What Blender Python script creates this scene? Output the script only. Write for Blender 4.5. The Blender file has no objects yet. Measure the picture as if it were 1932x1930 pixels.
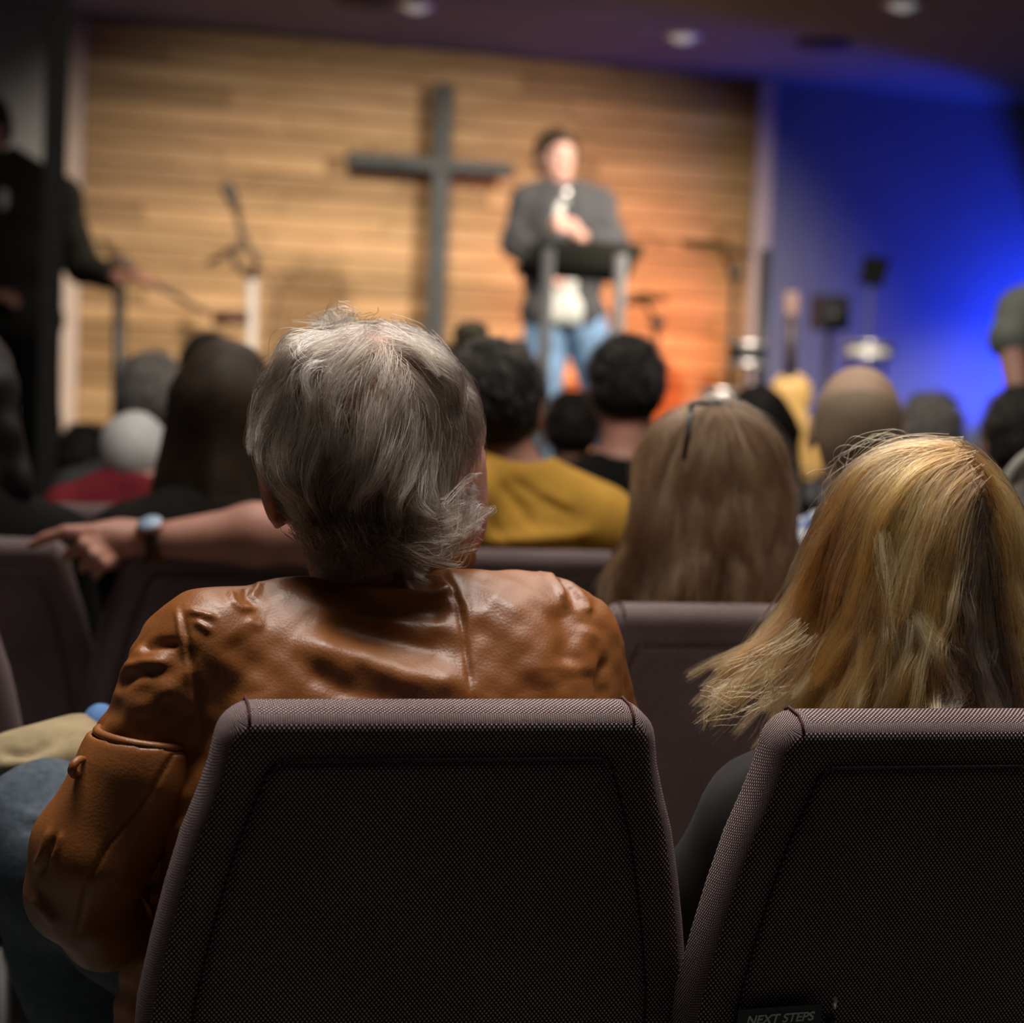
import bpy, bmesh, math, random
import numpy as np
from mathutils import Vector, Matrix
random.seed(7); RNG = np.random.default_rng(7)
SC = bpy.context.scene
COL = SC.collection
R = math.radians

# ------------------------------------------------------------------ camera
F_PX = 3500.0; W_PX, H_PX = 1932.0, 1930.0
CAM_Z = 1.19; PITCH = 0.0686; ROLL = 0.045
CAM = np.array((0.0, 0.0, CAM_Z))
FWD = np.array((0, math.cos(PITCH), -math.sin(PITCH)))
_u0 = np.array((0, math.sin(PITCH), math.cos(PITCH))); _r0 = np.array((1.0, 0, 0))
RGT = _r0 * math.cos(ROLL) + _u0 * math.sin(ROLL)
UPV = _u0 * math.cos(ROLL) - _r0 * math.sin(ROLL)
def P(px, py, d):
    """point seen at (px, py) of the 1932x1930 photograph, d metres along the lens axis"""
    return CAM + d * (FWD + RGT * (px - 966.0) / F_PX - UPV * (py - 965.0) / F_PX)
def proj(V):
    q = V - CAM; d = q @ FWD
    return 966 + F_PX * (q @ RGT) / d, 965 - F_PX * (q @ UPV) / d, d
cam = bpy.data.cameras.new('camera'); cam_o = bpy.data.objects.new('camera', cam); COL.objects.link(cam_o)
cam.sensor_width = 36; cam.sensor_fit = 'HORIZONTAL'; cam.lens = 36 * F_PX / W_PX
cam_o.matrix_world = Matrix(((RGT[0], UPV[0], -FWD[0], CAM[0]), (RGT[1], UPV[1], -FWD[1], CAM[1]),
                             (RGT[2], UPV[2], -FWD[2], CAM[2]), (0, 0, 0, 1)))
cam.clip_start = 0.05; cam.clip_end = 60
cam.dof.use_dof = True; cam.dof.focus_distance = 1.76; cam.dof.aperture_fstop = 3.3
SC.camera = cam_o

# ------------------------------------------------------------------ world, lights, exposure
SC.view_settings.view_transform = 'Standard'; SC.view_settings.look = 'None'
SC.view_settings.exposure = 0.0; SC.view_settings.gamma = 1.0; SC.view_settings.use_curve_mapping = False
wd = bpy.data.worlds.new('World'); SC.world = wd; wd.use_nodes = True
wd.node_tree.nodes['Background'].inputs[0].default_value = (1.0, 0.95, 0.88, 1)
wd.node_tree.nodes['Background'].inputs[1].default_value = 0.019
def aim(o, tgt):
    o.rotation_euler = (Vector(tgt) - o.location).to_track_quat('-Z', 'Y').to_euler()
def light(name, kind, loc, tgt, energy, color, size=0.2, size_y=None, spot=None, blend=0.5):
    l = bpy.data.lights.new(name, kind); l.energy = energy; l.color = color
    if kind == 'AREA':
        l.shape = 'RECTANGLE'; l.size = size; l.size_y = size_y or size
    else:
        l.shadow_soft_size = size
    if kind == 'SPOT':
        l.spot_size = R(spot); l.spot_blend = blend
    o = bpy.data.objects.new(name, l); COL.objects.link(o); o.location = loc; aim(o, tgt)
    return o
YAW = R(15.0)
EX = np.array((math.cos(YAW), math.sin(YAW), 0)); EY = np.array((-math.sin(YAW), math.cos(YAW), 0))
WL = P(165, 35, 9.1); WALL_O = np.array((WL[0], WL[1], 0.0))
def room(s, t, z): return WALL_O + EX * s + EY * t + np.array((0, 0, z))
# dimmed house lights over the seats, warm stage lights, blue and orange accents by the stage
light('house_light', 'AREA', (0.25, 1.80, 2.85), (0.25, 1.82, 0.0), 13.5, (1.0, 0.92, 0.84), 2.4, 0.4).data.spread = R(62)
light('house_light', 'AREA', (0.2, 2.95, 2.85), (0.2, 2.9, 0.0), 50, (1.0, 0.92, 0.84), 2.6, 0.8)
light('house_light', 'AREA', (0.2, 5.0, 2.85), (0.2, 4.9, 0.0), 18, (1.0, 0.92, 0.84), 2.6, 0.7)
light('stage_light', 'SPOT', room(2.7, -3.3, 2.82), room(2.15, 0, 0.50), 640, (1.0, 0.86, 0.69), 0.05, spot=82, blend=1.0)
light('stage_light', 'SPOT', room(0.65, -3.0, 2.82), room(1.05, 0, 0.45), 390, (1.0, 0.86, 0.69), 0.05, spot=86, blend=1.0)
light('face_light', 'SPOT', room(2.6, -5.0, 2.8), P(1055, 420, 8.0), 45, (1.0, 0.93, 0.88), 0.08, spot=15, blend=0.6)
light('orange_light', 'SPOT', room(3.2, -1.2, 0.7), room(2.8, 0, 1.45), 170, (1.0, 0.20, 0.01), 0.08, spot=62, blend=0.9)
light('blue_light', 'SPOT', room(5.62, -0.34, 1.30), room(4.70, 0.1, 1.75), 185, (0.012, 0.045, 1.0), 0.04, spot=92, blend=0.35)
light('blue_light', 'SPOT', room(4.25, -0.45, 2.05), room(4.2, -0.48, 2.95), 4.5, (0.003, 0.02, 1.0), 0.04, spot=66, blend=0.9)
light('white_light', 'SPOT', room(4.6, -1.6, 2.75), room(4.9, 0.0, 0.5), 120, (0.9, 0.95, 1.0), 0.08, spot=46, blend=0.9)

# ------------------------------------------------------------------ node materials
class NT:
    def __init__(s, name):
        s.m = bpy.data.materials.new(name); s.m.use_nodes = True
        s.t = s.m.node_tree; s.b = s.t.nodes['Principled BSDF']
    def n(s, kind, **kw):
        o = s.t.nodes.new(kind)
        for k, v in kw.items(): setattr(o, k, v)
        return o
    def l(s, a, b): s.t.links.new(a, b)
    def math(s, op, a, b=None):
        o = s.n('ShaderNodeMath', operation=op)
        for i, v in enumerate((a, b)):
            if v is None: continue
            if isinstance(v, (int, float)): o.inputs[i].default_value = v
            else: s.l(v, o.inputs[i])
        return o.outputs[0]
    def ramp(s, fac, stops):
        o = s.n('ShaderNodeValToRGB'); e = o.color_ramp.elements
        while len(e) < len(stops): e.new(0.5)
        for i, (p, c) in enumerate(stops): e[i].position = p; e[i].color = (*c, 1)
        s.l(fac, o.inputs[0]); return o.outputs[0]
    def noise(s, vec, scale, detail=4, rough=0.55, dist=0.0):
        o = s.n('ShaderNodeTexNoise'); o.inputs['Scale'].default_value = scale
        o.inputs['Detail'].default_value = detail; o.inputs['Roughness'].default_value = rough
        o.inputs['Distortion'].default_value = dist
        if vec is not None: s.l(vec, o.inputs['Vector'])
        return o.outputs['Fac']
    def coord(s, which='Object', scale=None):
        o = s.n('ShaderNodeTexCoord').outputs[which]
        if scale:
            m = s.n('ShaderNodeMapping'); m.inputs['Scale'].default_value = scale; s.l(o, m.inputs[0]); o = m.outputs[0]
        return o
    def bump(s, h, strength=0.3, dist=0.002):
        o = s.n('ShaderNodeBump'); o.inputs['Strength'].default_value = strength; o.inputs['Distance'].default_value = dist
        s.l(h, o.inputs['Height']); s.l(o.outputs[0], s.b.inputs['Normal'])
    def set(s, **kw):
        for k, v in kw.items(): s.b.inputs[k.replace('_', ' ')].default_value = v
        return s
MATS = {}
def mat(name, c, rough=0.7, var=0.15, scale=30, bump=0.0, metal=0.0, spec=0.4, sheen=0.0):
    if name in MATS: return MATS[name]
    t = NT(name); v = t.coord()
    lo = tuple(max(0, x * (1 - var)) for x in c); hi = tuple(min(1, x * (1 + var)) for x in c)
    nz = t.noise(v, scale)
    t.l(t.ramp(nz, [(0.3, lo), (0.7, hi)]), t.b.inputs['Base Color'])
    t.set(Roughness=rough, Metallic=metal); t.b.inputs['Specular IOR Level'].default_value = spec
    if sheen: t.b.inputs['Sheen Weight'].default_value = sheen
    if bump: t.bump(nz, bump, 0.004)
    MATS[name] = t.m; return t.m

def mat_weave():
    t = NT('woven_fabric'); uv = t.n('ShaderNodeUVMap').outputs[0]
    sp = t.n('ShaderNodeSeparateXYZ'); t.l(uv, sp.inputs[0])
    su = t.math('SINE', t.math('MULTIPLY', sp.outputs[0], 2 * math.pi / 0.0042))
    sv = t.math('SINE', t.math('MULTIPLY', sp.outputs[1], 2 * math.pi / 0.0052))
    pr = t.math('ADD', t.math('MULTIPLY', t.math('MULTIPLY', su, sv), 0.5), 0.5)
    nz = t.noise(uv, 420, 2); nb = t.noise(uv, 9, 3)
    pr2 = t.math('ADD', t.math('MULTIPLY', pr, 0.8), t.math('MULTIPLY', nz, 0.25))
    c = t.ramp(pr2, [(0.40, (0.018, 0.012, 0.012)), (0.66, (0.13, 0.083, 0.086)), (0.93, (0.95, 0.76, 0.76))])
    mx = t.n('ShaderNodeMix', data_type='RGBA', blend_type='MULTIPLY'); mx.inputs[0].default_value = 1
    t.l(c, mx.inputs[6]); t.l(t.ramp(nb, [(0.3, (0.82, 0.8, 0.8)), (0.7, (1, 1, 1))]), mx.inputs[7])
    t.l(mx.outputs[2], t.b.inputs['Base Color'])
    t.set(Roughness=0.9); t.b.inputs['Specular IOR Level'].default_value = 0.15
    t.bump(pr, 0.5, 0.0010); return t.m
def mat_leather():
    t = NT('caramel_leather'); v = t.coord()
    a = t.noise(v, 7, 5, 0.6); b = t.noise(v, 160, 4, 0.6); w = t.n('ShaderNodeTexVoronoi'); w.inputs['Scale'].default_value = 330; t.l(v, w.inputs[0])
    t.l(t.ramp(a, [(0.28, (0.14, 0.044, 0.010)), (0.5, (0.215, 0.072, 0.016)), (0.75, (0.28, 0.104, 0.026))]), t.b.inputs['Base Color'])
    rr = t.ramp(a, [(0.3, (0.34,) * 3), (0.7, (0.50,) * 3)]); t.l(rr, t.b.inputs['Roughness'])
    t.b.inputs['Specular IOR Level'].default_value = 0.48
    h = t.math('ADD', t.math('MULTIPLY', b, 0.6), t.math('MULTIPLY', w.outputs['Distance'], 0.5)); t.bump(h, 0.16, 0.002)
    return t.m
def mat_plank():
    t = NT('plank_wood'); oi = t.n('ShaderNodeObjectInfo')
    v = t.coord('Object', (0.9, 14, 14)); sh = t.n('ShaderNodeVectorMath', operation='ADD'); t.l(v, sh.inputs[0])
    cb = t.n('ShaderNodeCombineXYZ'); t.l(t.math('MULTIPLY', oi.outputs['Random'], 47.0), cb.inputs[1]); t.l(cb.outputs[0], sh.inputs[1])
    g = t.noise(sh.outputs[0], 2.2, 6, 0.6, 0.6); 
    c = t.ramp(g, [(0.25, (0.24, 0.125, 0.042)), (0.5, (0.47, 0.295, 0.135)), (0.75, (0.64, 0.44, 0.25))])
    kn = t.n('ShaderNodeTexVoronoi'); kn.inputs['Scale'].default_value = 1.0
    kv = t.n('ShaderNodeVectorMath', operation='ADD'); t.l(t.coord('Object', (2.2, 6, 6)), kv.inputs[0]); t.l(cb.outputs[0], kv.inputs[1]); t.l(kv.outputs[0], kn.inputs[0])
    kf = t.ramp(kn.outputs['Distance'], [(0.04, (0.45, 0.36, 0.28)), (0.16, (1, 1, 1))])
    mx = t.n('ShaderNodeMix', data_type='RGBA', blend_type='MULTIPLY'); mx.inputs[0].default_value = 1; t.l(c, mx.inputs[6]); t.l(kf, mx.inputs[7])
    m2 = t.n('ShaderNodeMix', data_type='RGBA', blend_type='MULTIPLY'); m2.inputs[0].default_value = 1; t.l(mx.outputs[2], m2.inputs[6])
    t.l(t.ramp(oi.outputs['Random'], [(0.0, (0.62, 0.56, 0.46)), (0.35, (0.86, 0.80, 0.72)), (0.7, (1, 0.97, 0.92)), (1.0, (1.15, 1.05, 1.0))]), m2.inputs[7])
    t.l(m2.outputs[2], t.b.inputs['Base Color']); t.set(Roughness=0.6); t.bump(g, 0.2, 0.003); return t.m
def mat_hair(name, rough=0.32, tint=(1, 1, 1)):
    t = NT(name); nd = t.t.nodes; nd.remove(t.b)
    h = t.n('ShaderNodeBsdfHairPrincipled'); h.model = 'CHIANG'; h.parametrization = 'COLOR'
    a = t.n('ShaderNodeAttribute'); a.attribute_name = 'strand_tint'; t.l(a.outputs['Color'], h.inputs['Color'])
    h.inputs['Roughness'].default_value = rough; h.inputs['Radial Roughness'].default_value = 0.4
    h.inputs['Random Roughness'].default_value = 0.3
    t.l(h.outputs[0], nd['Material Output'].inputs[0]); return t.m

M_WEAVE = mat_weave(); M_LEATHER = mat_leather(); M_PLANK = mat_plank(); M_STRAND = mat_hair('hair_strands')
M_SKIN = mat('skin', (0.50, 0.27, 0.20), 0.5, 0.12, 25); M_SKIN.node_tree.nodes['Principled BSDF'].inputs['Subsurface Weight'].default_value = 0.06
M_SKIN_R = mat('ruddy_skin', (0.46, 0.22, 0.16), 0.5, 0.15, 25)
M_BLACK = mat('black_cloth', (0.007, 0.0065, 0.006), 0.9, spec=0.15)
M_METAL_B = mat('black_metal', (0.014, 0.014, 0.014), 0.45, spec=0.5)
M_METAL_S = mat('silver_metal', (0.62, 0.62, 0.64), 0.38, 0.05, metal=0.85)
M_DARKSHELL = mat('chair_backing', (0.020, 0.015, 0.014), 0.8)
M_DENIM = mat('denim', (0.046, 0.064, 0.084), 0.85, 0.3, 90, 0.2)
M_DENIM_L = mat('light_denim', (0.11, 0.20, 0.34), 0.85, 0.35, 12)

# ------------------------------------------------------------------ mesh helpers
def link(name, me, material=None, parent=None, loc=None, smooth=True, kind=None):
    o = bpy.data.objects.new(name, me); COL.objects.link(o)
    if material: me.materials.append(material)
    if smooth and len(me.polygons): me.polygons.foreach_set('use_smooth', np.array([len(p.vertices) <= 4 for p in me.polygons], dtype=bool) if len(me.polygons) < 3000 else np.ones(len(me.polygons), dtype=bool))
    if parent: o.parent = parent
    if loc is not None: o.location = loc
    if kind: o['kind'] = kind
    return o
def tag(o, label, cat, group=None):
    o['label'] = label; o['category'] = cat
    if group: o['group'] = group
    return o
def thing(name, loc, label, cat, rz=0.0, group=None):
    o = bpy.data.objects.new(name, None); COL.objects.link(o); o.location = loc; o.rotation_euler = (0, 0, rz)
    o.empty_display_size = 0.1
    return tag(o, label, cat, group)
def org(root):
    return np.array(root.location) if root is not None else np.zeros(3)
def mesh_from(V, Fc, name='m'):
    me = bpy.data.meshes.new(name); me.from_pydata([tuple(v) for v in V], [], [tuple(f) for f in Fc]); me.update(); return me
def bm_done(bm, name='m'):
    bmesh.ops.recalc_face_normals(bm, faces=bm.faces[:])
    me = bpy.data.meshes.new(name); bm.to_mesh(me); bm.free(); return me
def bm_box(bm, lo, hi, bevel=0.0, mtx=None):
    lo, hi = np.array(lo, float), np.array(hi, float); c = (lo + hi) / 2; s = hi - lo
    r = bmesh.ops.create_cube(bm, size=1.0); vs = r['verts']
    for v in vs: v.co = Vector((c[0] + v.co.x * s[0], c[1] + v.co.y * s[1], c[2] + v.co.z * s[2]))
    if bevel:
        es = list({e for v in vs for e in v.link_edges}); rr = bmesh.ops.bevel(bm, geom=es, offset=bevel, segments=2, affect='EDGES', profile=0.5)
        vs = list({v for f in rr['faces'] for v in f.verts} | {v for v in vs if v.is_valid})
    if mtx is not None:
        for v in vs: v.co = mtx @ v.co
    return vs
def bm_tube(bm, pts, rad, seg=10, cap=True):
    pts = [Vector(p) for p in pts]; n = len(pts)
    rad = [rad] * n if isinstance(rad, (int, float)) else list(rad)
    rings = []; up = None
    for i, p in enumerate(pts):
        d = (pts[min(i + 1, n - 1)] - pts[max(i - 1, 0)]).normalized()
        if up is None: up = d.orthogonal().normalized()
        up = (up - d * up.dot(d)); up = up.normalized() if up.length > 1e-6 else d.orthogonal().normalized()
        sd = d.cross(up)
        rings.append([bm.verts.new(p + rad[i] * (math.cos(2 * math.pi * k / seg) * up + math.sin(2 * math.pi * k / seg) * sd)) for k in range(seg)])
    for a, b in zip(rings, rings[1:]):
        for k in range(seg): bm.faces.new((a[k], a[(k + 1) % seg], b[(k + 1) % seg], b[k]))
    if cap: bm.faces.new(rings[0][::-1]); bm.faces.new(rings[-1])
def tube(name, pts, rad, material, parent=None, seg=10, label=None):
    bm = bmesh.new(); o0 = org(parent); bm_tube(bm, [np.array(p) - o0 for p in pts], rad, seg)
    o = link(name, bm_done(bm), material, parent)
    if label: o['label'] = label
    return o
def lathe(name, prof, material, parent=None, seg=28, mtx=None, smooth=True):
    """prof: (radius, z) pairs"""
    bm = bmesh.new(); rings = []
    for r, z in prof: rings.append([bm.verts.new((max(r, 1e-4) * math.cos(2 * math.pi * k / seg), max(r, 1e-4) * math.sin(2 * math.pi * k / seg), z)) for k in range(seg)])
    for a, b in zip(rings, rings[1:]):
        for k in range(seg): bm.faces.new((a[k], a[(k + 1) % seg], b[(k + 1) % seg], b[k]))
    bm.faces.new(rings[0][::-1]); bm.faces.new(rings[-1])
    if mtx is not None: bmesh.ops.transform(bm, matrix=mtx, verts=bm.verts[:])
    return link(name, bm_done(bm), material, parent, smooth=smooth)
def box(name, lo, hi, material, parent=None, bevel=0.004, mtx=None, kind=None, smooth=False):
    bm = bmesh.new(); bm_box(bm, lo, hi, bevel, mtx)
    return link(name, bm_done(bm), material, parent, smooth=smooth, kind=kind)

# ------------------------------------------------------------------ implicit surfaces (bodies, clothes, hair volumes)
def cap(a, ra, b=None, rb=None):
    a = np.asarray(a, float); b = a + 1e-6 if b is None else np.asarray(b, float); rb = ra if rb is None else rb
    ab = b - a; L2 = max(ab @ ab, 1e-12)
    def f(X, Y, Z):
        x, y, z = X - a[0], Y - a[1], Z - a[2]
        t = np.clip((x * ab[0] + y * ab[1] + z * ab[2]) / L2, 0, 1)
        return np.sqrt((x - t * ab[0]) ** 2 + (y - t * ab[1]) ** 2 + (z - t * ab[2]) ** 2) - (ra + (rb - ra) * t)
    m = max(ra, rb)
    return f, np.minimum(a, b) - m, np.maximum(a, b) + m
def chain(pts, rads):
    return [cap(pts[i], rads[i], pts[i + 1], rads[i + 1]) for i in range(len(pts) - 1)]
def ell(c, r, Rm=None):
    c = np.asarray(c, float); r = np.asarray(r, float); Rm = np.eye(3) if Rm is None else np.asarray(Rm)
    def f(X, Y, Z):
        x, y, z = X - c[0], Y - c[1], Z - c[2]
        q = [x * Rm[0, i] + y * Rm[1, i] + z * Rm[2, i] for i in range(3)]
        k0 = np.sqrt(sum((q[i] / r[i]) ** 2 for i in range(3))); k1 = np.sqrt(sum((q[i] / r[i] ** 2) ** 2 for i in range(3))) + 1e-9
        return k0 * (k0 - 1) / k1
    e = np.sqrt((Rm ** 2) @ (r ** 2))
    return f, c - e, c + e
def fn(f, lo, hi): return f, np.asarray(lo, float), np.asarray(hi, float)
def inflate(pr, d):
    f, lo, hi = pr
    return (lambda X, Y, Z: f(X, Y, Z) - d), lo - d, hi + d
def half(n, p):
    n = np.asarray(n, float); n = n / np.linalg.norm(n); p = np.asarray(p, float); k = n @ p
    return lambda X, Y, Z: X * n[0] + Y * n[1] + Z * n[2] - k
def wrinkle(seed, freq, amp, n=6, stretch=(1, 1, 1)):
    g = np.random.default_rng(seed); D = g.normal(size=(n, 3)); D /= np.linalg.norm(D, axis=1)[:, None]; D = D * freq * (0.6 + 0.8 * g.random((n, 1))) * np.array(stretch); ph = g.random(n) * 6.28
    def f(X, Y, Z):
        s = 0
        for d, p in zip(D, ph): s = s + np.sin(X * d[0] + Y * d[1] + Z * d[2] + p)
        return amp * s / n
    return f
def sdf_mesh(ops, h):
    """ops: ('+', prim, k) | ('-', prim, k) | ('i', field, k) | ('w', field); returns verts, quads"""
    plus = [o[1] for o in ops if o[0] == '+']
    lo = np.min([p[1] for p in plus], axis=0) - 3 * h - 0.01; hi = np.max([p[2] for p in plus], axis=0) + 3 * h + 0.01
    n = np.ceil((hi - lo) / h).astype(int) + 1
    ax = [(lo[i] + h * np.arange(n[i])).astype(np.float32) for i in range(3)]
    f = np.full(n, 0.08, np.float32)
    for op in ops:
        if op[0] in '+-':
            fu, l, u = op[1]; k = max(op[2], 1e-5); m = k + 3 * h + (0.03 if op[0] == '+' else 0.0)
            i0 = np.clip(((l - m - lo) / h).astype(int), 0, n - 1); i1 = np.clip(((u + m - lo) / h).astype(int) + 2, 1, n)
            if (i1 <= i0).any(): continue
            sl = tuple(slice(a, b) for a, b in zip(i0, i1))
            d = fu(ax[0][sl[0]][:, None, None], ax[1][sl[1]][None, :, None], ax[2][sl[2]][None, None, :]).astype(np.float32)
            a = f[sl]
            if op[0] == '+':
                hh = np.clip(0.5 + 0.5 * (a - d) / k, 0, 1); f[sl] = a * (1 - hh) + d * hh - k * hh * (1 - hh)
            else:
                d = -d; hh = np.clip(0.5 - 0.5 * (a - d) / k, 0, 1); f[sl] = a * (1 - hh) + d * hh + k * hh * (1 - hh)
        else:
            d = op[1](ax[0][:, None, None], ax[1][None, :, None], ax[2][None, None, :]).astype(np.float32)
            if op[0] == 'w': f = f + d
            else:
                k = max(op[2], 1e-5); hh = np.clip(0.5 - 0.5 * (f - d) / k, 0, 1); f = f * (1 - hh) + d * hh + k * hh * (1 - hh)
    return surface_nets(f, lo, h)
def surface_nets(f, lo, h):
    f = np.pad(f, 1, constant_values=1.0); lo = lo - h
    s = f < 0; nx, ny, nz = np.array(f.shape) - 1
    offs = [(i, j, k) for i in (0, 1) for j in (0, 1) for k in (0, 1)]
    cnt = np.zeros((nx, ny, nz), np.int8)
    for o in offs: cnt += s[o[0]:o[0] + nx, o[1]:o[1] + ny, o[2]:o[2] + nz]
    I = np.argwhere((cnt > 0) & (cnt < 8)); idx = -np.ones((nx, ny, nz), np.int64); idx[tuple(I.T)] = np.arange(len(I))
    val = {o: f[I[:, 0] + o[0], I[:, 1] + o[1], I[:, 2] + o[2]] for o in offs}
    acc = np.zeros((len(I), 3)); c = np.zeros(len(I))
    for o in offs:
        for axx in range(3):
            if o[axx]: continue
            q = list(o); q[axx] = 1; q = tuple(q); a, b = val[o], val[q]
            cr = (a < 0) != (b < 0); t = np.where(cr, a / np.where(cr, a - b, 1), 0)
            pt = np.array(o, float)[None, :].repeat(len(I), 0); pt[:, axx] += t
            acc += pt * cr[:, None]; c += cr
    V = lo + h * (I + acc / c[:, None])
    Q = []
    for axx in range(3):
        b, d = [(1, 2), (2, 0), (0, 1)][axx]
        sa = [slice(None)] * 3; sb = [slice(None)] * 3; sa[axx] = slice(0, -1); sb[axx] = slice(1, None)
        A, B = s[tuple(sa)], s[tuple(sb)]; E = np.argwhere(A != B)
        E = E[(E[:, b] > 0) & (E[:, d] > 0) & (E[:, b] < f.shape[b] - 1) & (E[:, d] < f.shape[d] - 1)]
        fl = A[tuple(E.T)]
        def at(db, dd):
            G = E.copy(); G[:, b] += db; G[:, d] += dd; return idx[tuple(G.T)]
        q = np.stack([at(-1, -1), at(0, -1), at(0, 0), at(-1, 0)], 1)
        q[~fl] = q[~fl][:, ::-1]; Q.append(q)
    Q = np.concatenate(Q)
    if (np.cross(V[Q[:, 1]] - V[Q[:, 0]], V[Q[:, 2]] - V[Q[:, 0]]) * (V[Q[:, 0]] - V.mean(0))).sum() < 0: Q = Q[:, ::-1].copy()
    return V, Q
def mesh_np(V, Q):
    me = bpy.data.meshes.new('m'); me.vertices.add(len(V)); me.vertices.foreach_set('co', np.asarray(V, np.float32).ravel())
    me.loops.add(Q.size); me.loops.foreach_set('vertex_index', Q.ravel().astype(np.int32))
    me.polygons.add(len(Q)); me.polygons.foreach_set('loop_start', np.arange(0, Q.size, 4, dtype=np.int32))
    me.update(calc_edges=True); me.validate(); return me
def relax(V, Q, it, lam=0.5):
    for _ in range(it):
        acc = np.zeros_like(V); c = np.zeros(len(V))
        for a in range(4):
            b = (a + 1) % 4
            np.add.at(acc, Q[:, a], V[Q[:, b]]); np.add.at(acc, Q[:, b], V[Q[:, a]]); np.add.at(c, Q[:, a], 1); np.add.at(c, Q[:, b], 1)
        V = V + lam * (acc / np.maximum(c, 1)[:, None] - V)
    return V
def normals(V, Q):
    n = np.cross(V[Q[:, 2]] - V[Q[:, 0]], V[Q[:, 3]] - V[Q[:, 1]]); N = np.zeros_like(V)
    for a in range(4): np.add.at(N, Q[:, a], n)
    return N / (np.linalg.norm(N, axis=1)[:, None] + 1e-12)
def blob(name, ops, h, material, parent=None, it=1, disp=None, label=None, kind=None):
    V, Q = sdf_mesh(ops, h); V = relax(V, Q, it)
    if disp is not None: V = disp(V, Q)
    o = link(name, mesh_np(V - org(parent), Q), material, parent, kind=kind)
    if label: o['label'] = label
    return o
def plus(prims, k=0.02): return [('+', p, k) for p in prims]

# ------------------------------------------------------------------ figure helpers
def rot(yaw=0.0, pitch=0.0, roll=0.0):
    """local x right, y forward, z up; yaw left about z, pitch nods down, roll tilts"""
    return np.array(Matrix.Rotation(yaw, 3, 'Z') @ Matrix.Rotation(-pitch, 3, 'X') @ Matrix.Rotation(roll, 3, 'Y'))
class Head:
    def __init__(s, c, Rm, k=1.0): s.c = np.asarray(c, float); s.R = Rm; s.k = k
    def p(s, x, y, z): return s.c + s.R @ (np.array((x, y, z)) * s.k)
    def e(s, c, r): return ell(s.p(*c), np.array(r) * s.k, s.R)
    def cp(s, a, ra, b, rb): return cap(s.p(*a), ra * s.k, s.p(*b), rb * s.k)
    def ops(s, ears=True, big_ear=1.0):
        o = [('+', s.e((0, -.012, .022), (.077, .097, .094)), .01), ('+', s.e((0, .028, -.045), (.058, .062, .072)), .03), ('+', s.e((0, .066, -.095), (.022, .02, .017)), .02),
             ('+', s.cp((0, .086, .012), .007, (0, .106, -.026), .011), .014), ('+', s.e((0, .088, -.062), (.024, .011, .010)), .008),
             ('+', s.cp((-.035, .078, .03), .01, (.035, .078, .03), .01), .015)]
        for q in (-1, 1): o.append(('-', s.e((q * .031, .099, .008), (.016, .014, .011)), .012))
        if ears:
            for q in (-1, 1):
                o.append(('+', s.e((q * .081, -.006, -.012), (.010, .019 * big_ear, .032 * big_ear)), .008)); o.append(('-', s.e((q * .094, -.002, -.010), (.009, .010, .018)), .006))
        return o
    def hair_ops(s, t, hairline=0.062, nape=-0.062, n=(0, 0.62, -0.78), seed=1, amp=0.006, freq=90, side=0.0):
        """short hair: a shell over the skull cut by a slanted plane from brow to nape"""
        mid = s.p(0, 0.0, nape * 0.42)
        o = [('+', s.e((0, -.013, .022), (.078 + t, .097 + t, .094 + t)), .01), ('+', s.e((0, -.05, -.03), (.062 + t * .6, .05 + t * .6, .05)), .03)]
        o.append(('w', wrinkle(seed, freq, amp)))
        o.append(('i', half(s.R @ np.array(n), mid), .012))
        o.append(('i', half(s.R @ np.array((0, 1, -0.25)), s.p(0, hairline, .05)), .012))
        return o
    def features(s, root, eye=(0.16, 0.10, 0.06)):
        me_ = mat('eye_white', (0.75, 0.72, 0.68), 0.2, 0.03); mi = mat('eye_iris', (0.06, 0.035, 0.02), 0.2); ml = mat('lip', (0.45, 0.16, 0.14), 0.4); mb = mat('brow', (0.05, 0.03, 0.02), 0.8)
        for q in (-1, 1):
            blob('eye', [('+', s.e((q * .031, .0785, .008), (.0115, .0105, .0095)), .001)], .003, me_, root)
            blob('iris', [('+', s.e((q * .031, .0885, .008), (.0050, .0014, .0050)), .001)], .0018, mi, root)
            blob('eyebrow', [('+', s.cp((q * .016, .090, .030), .0045, (q * .048, .078, .032), .003), .001)], .003, mb, root)
        blob('lips', [('+', s.cp((-.019, .094, -.060), .004, (.019, .094, -.060), .004), .002), ('+', s.cp((-.012, .096, -.067), .0045, (.012, .096, -.067), .0045), .003)], .003, ml, root)
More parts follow.
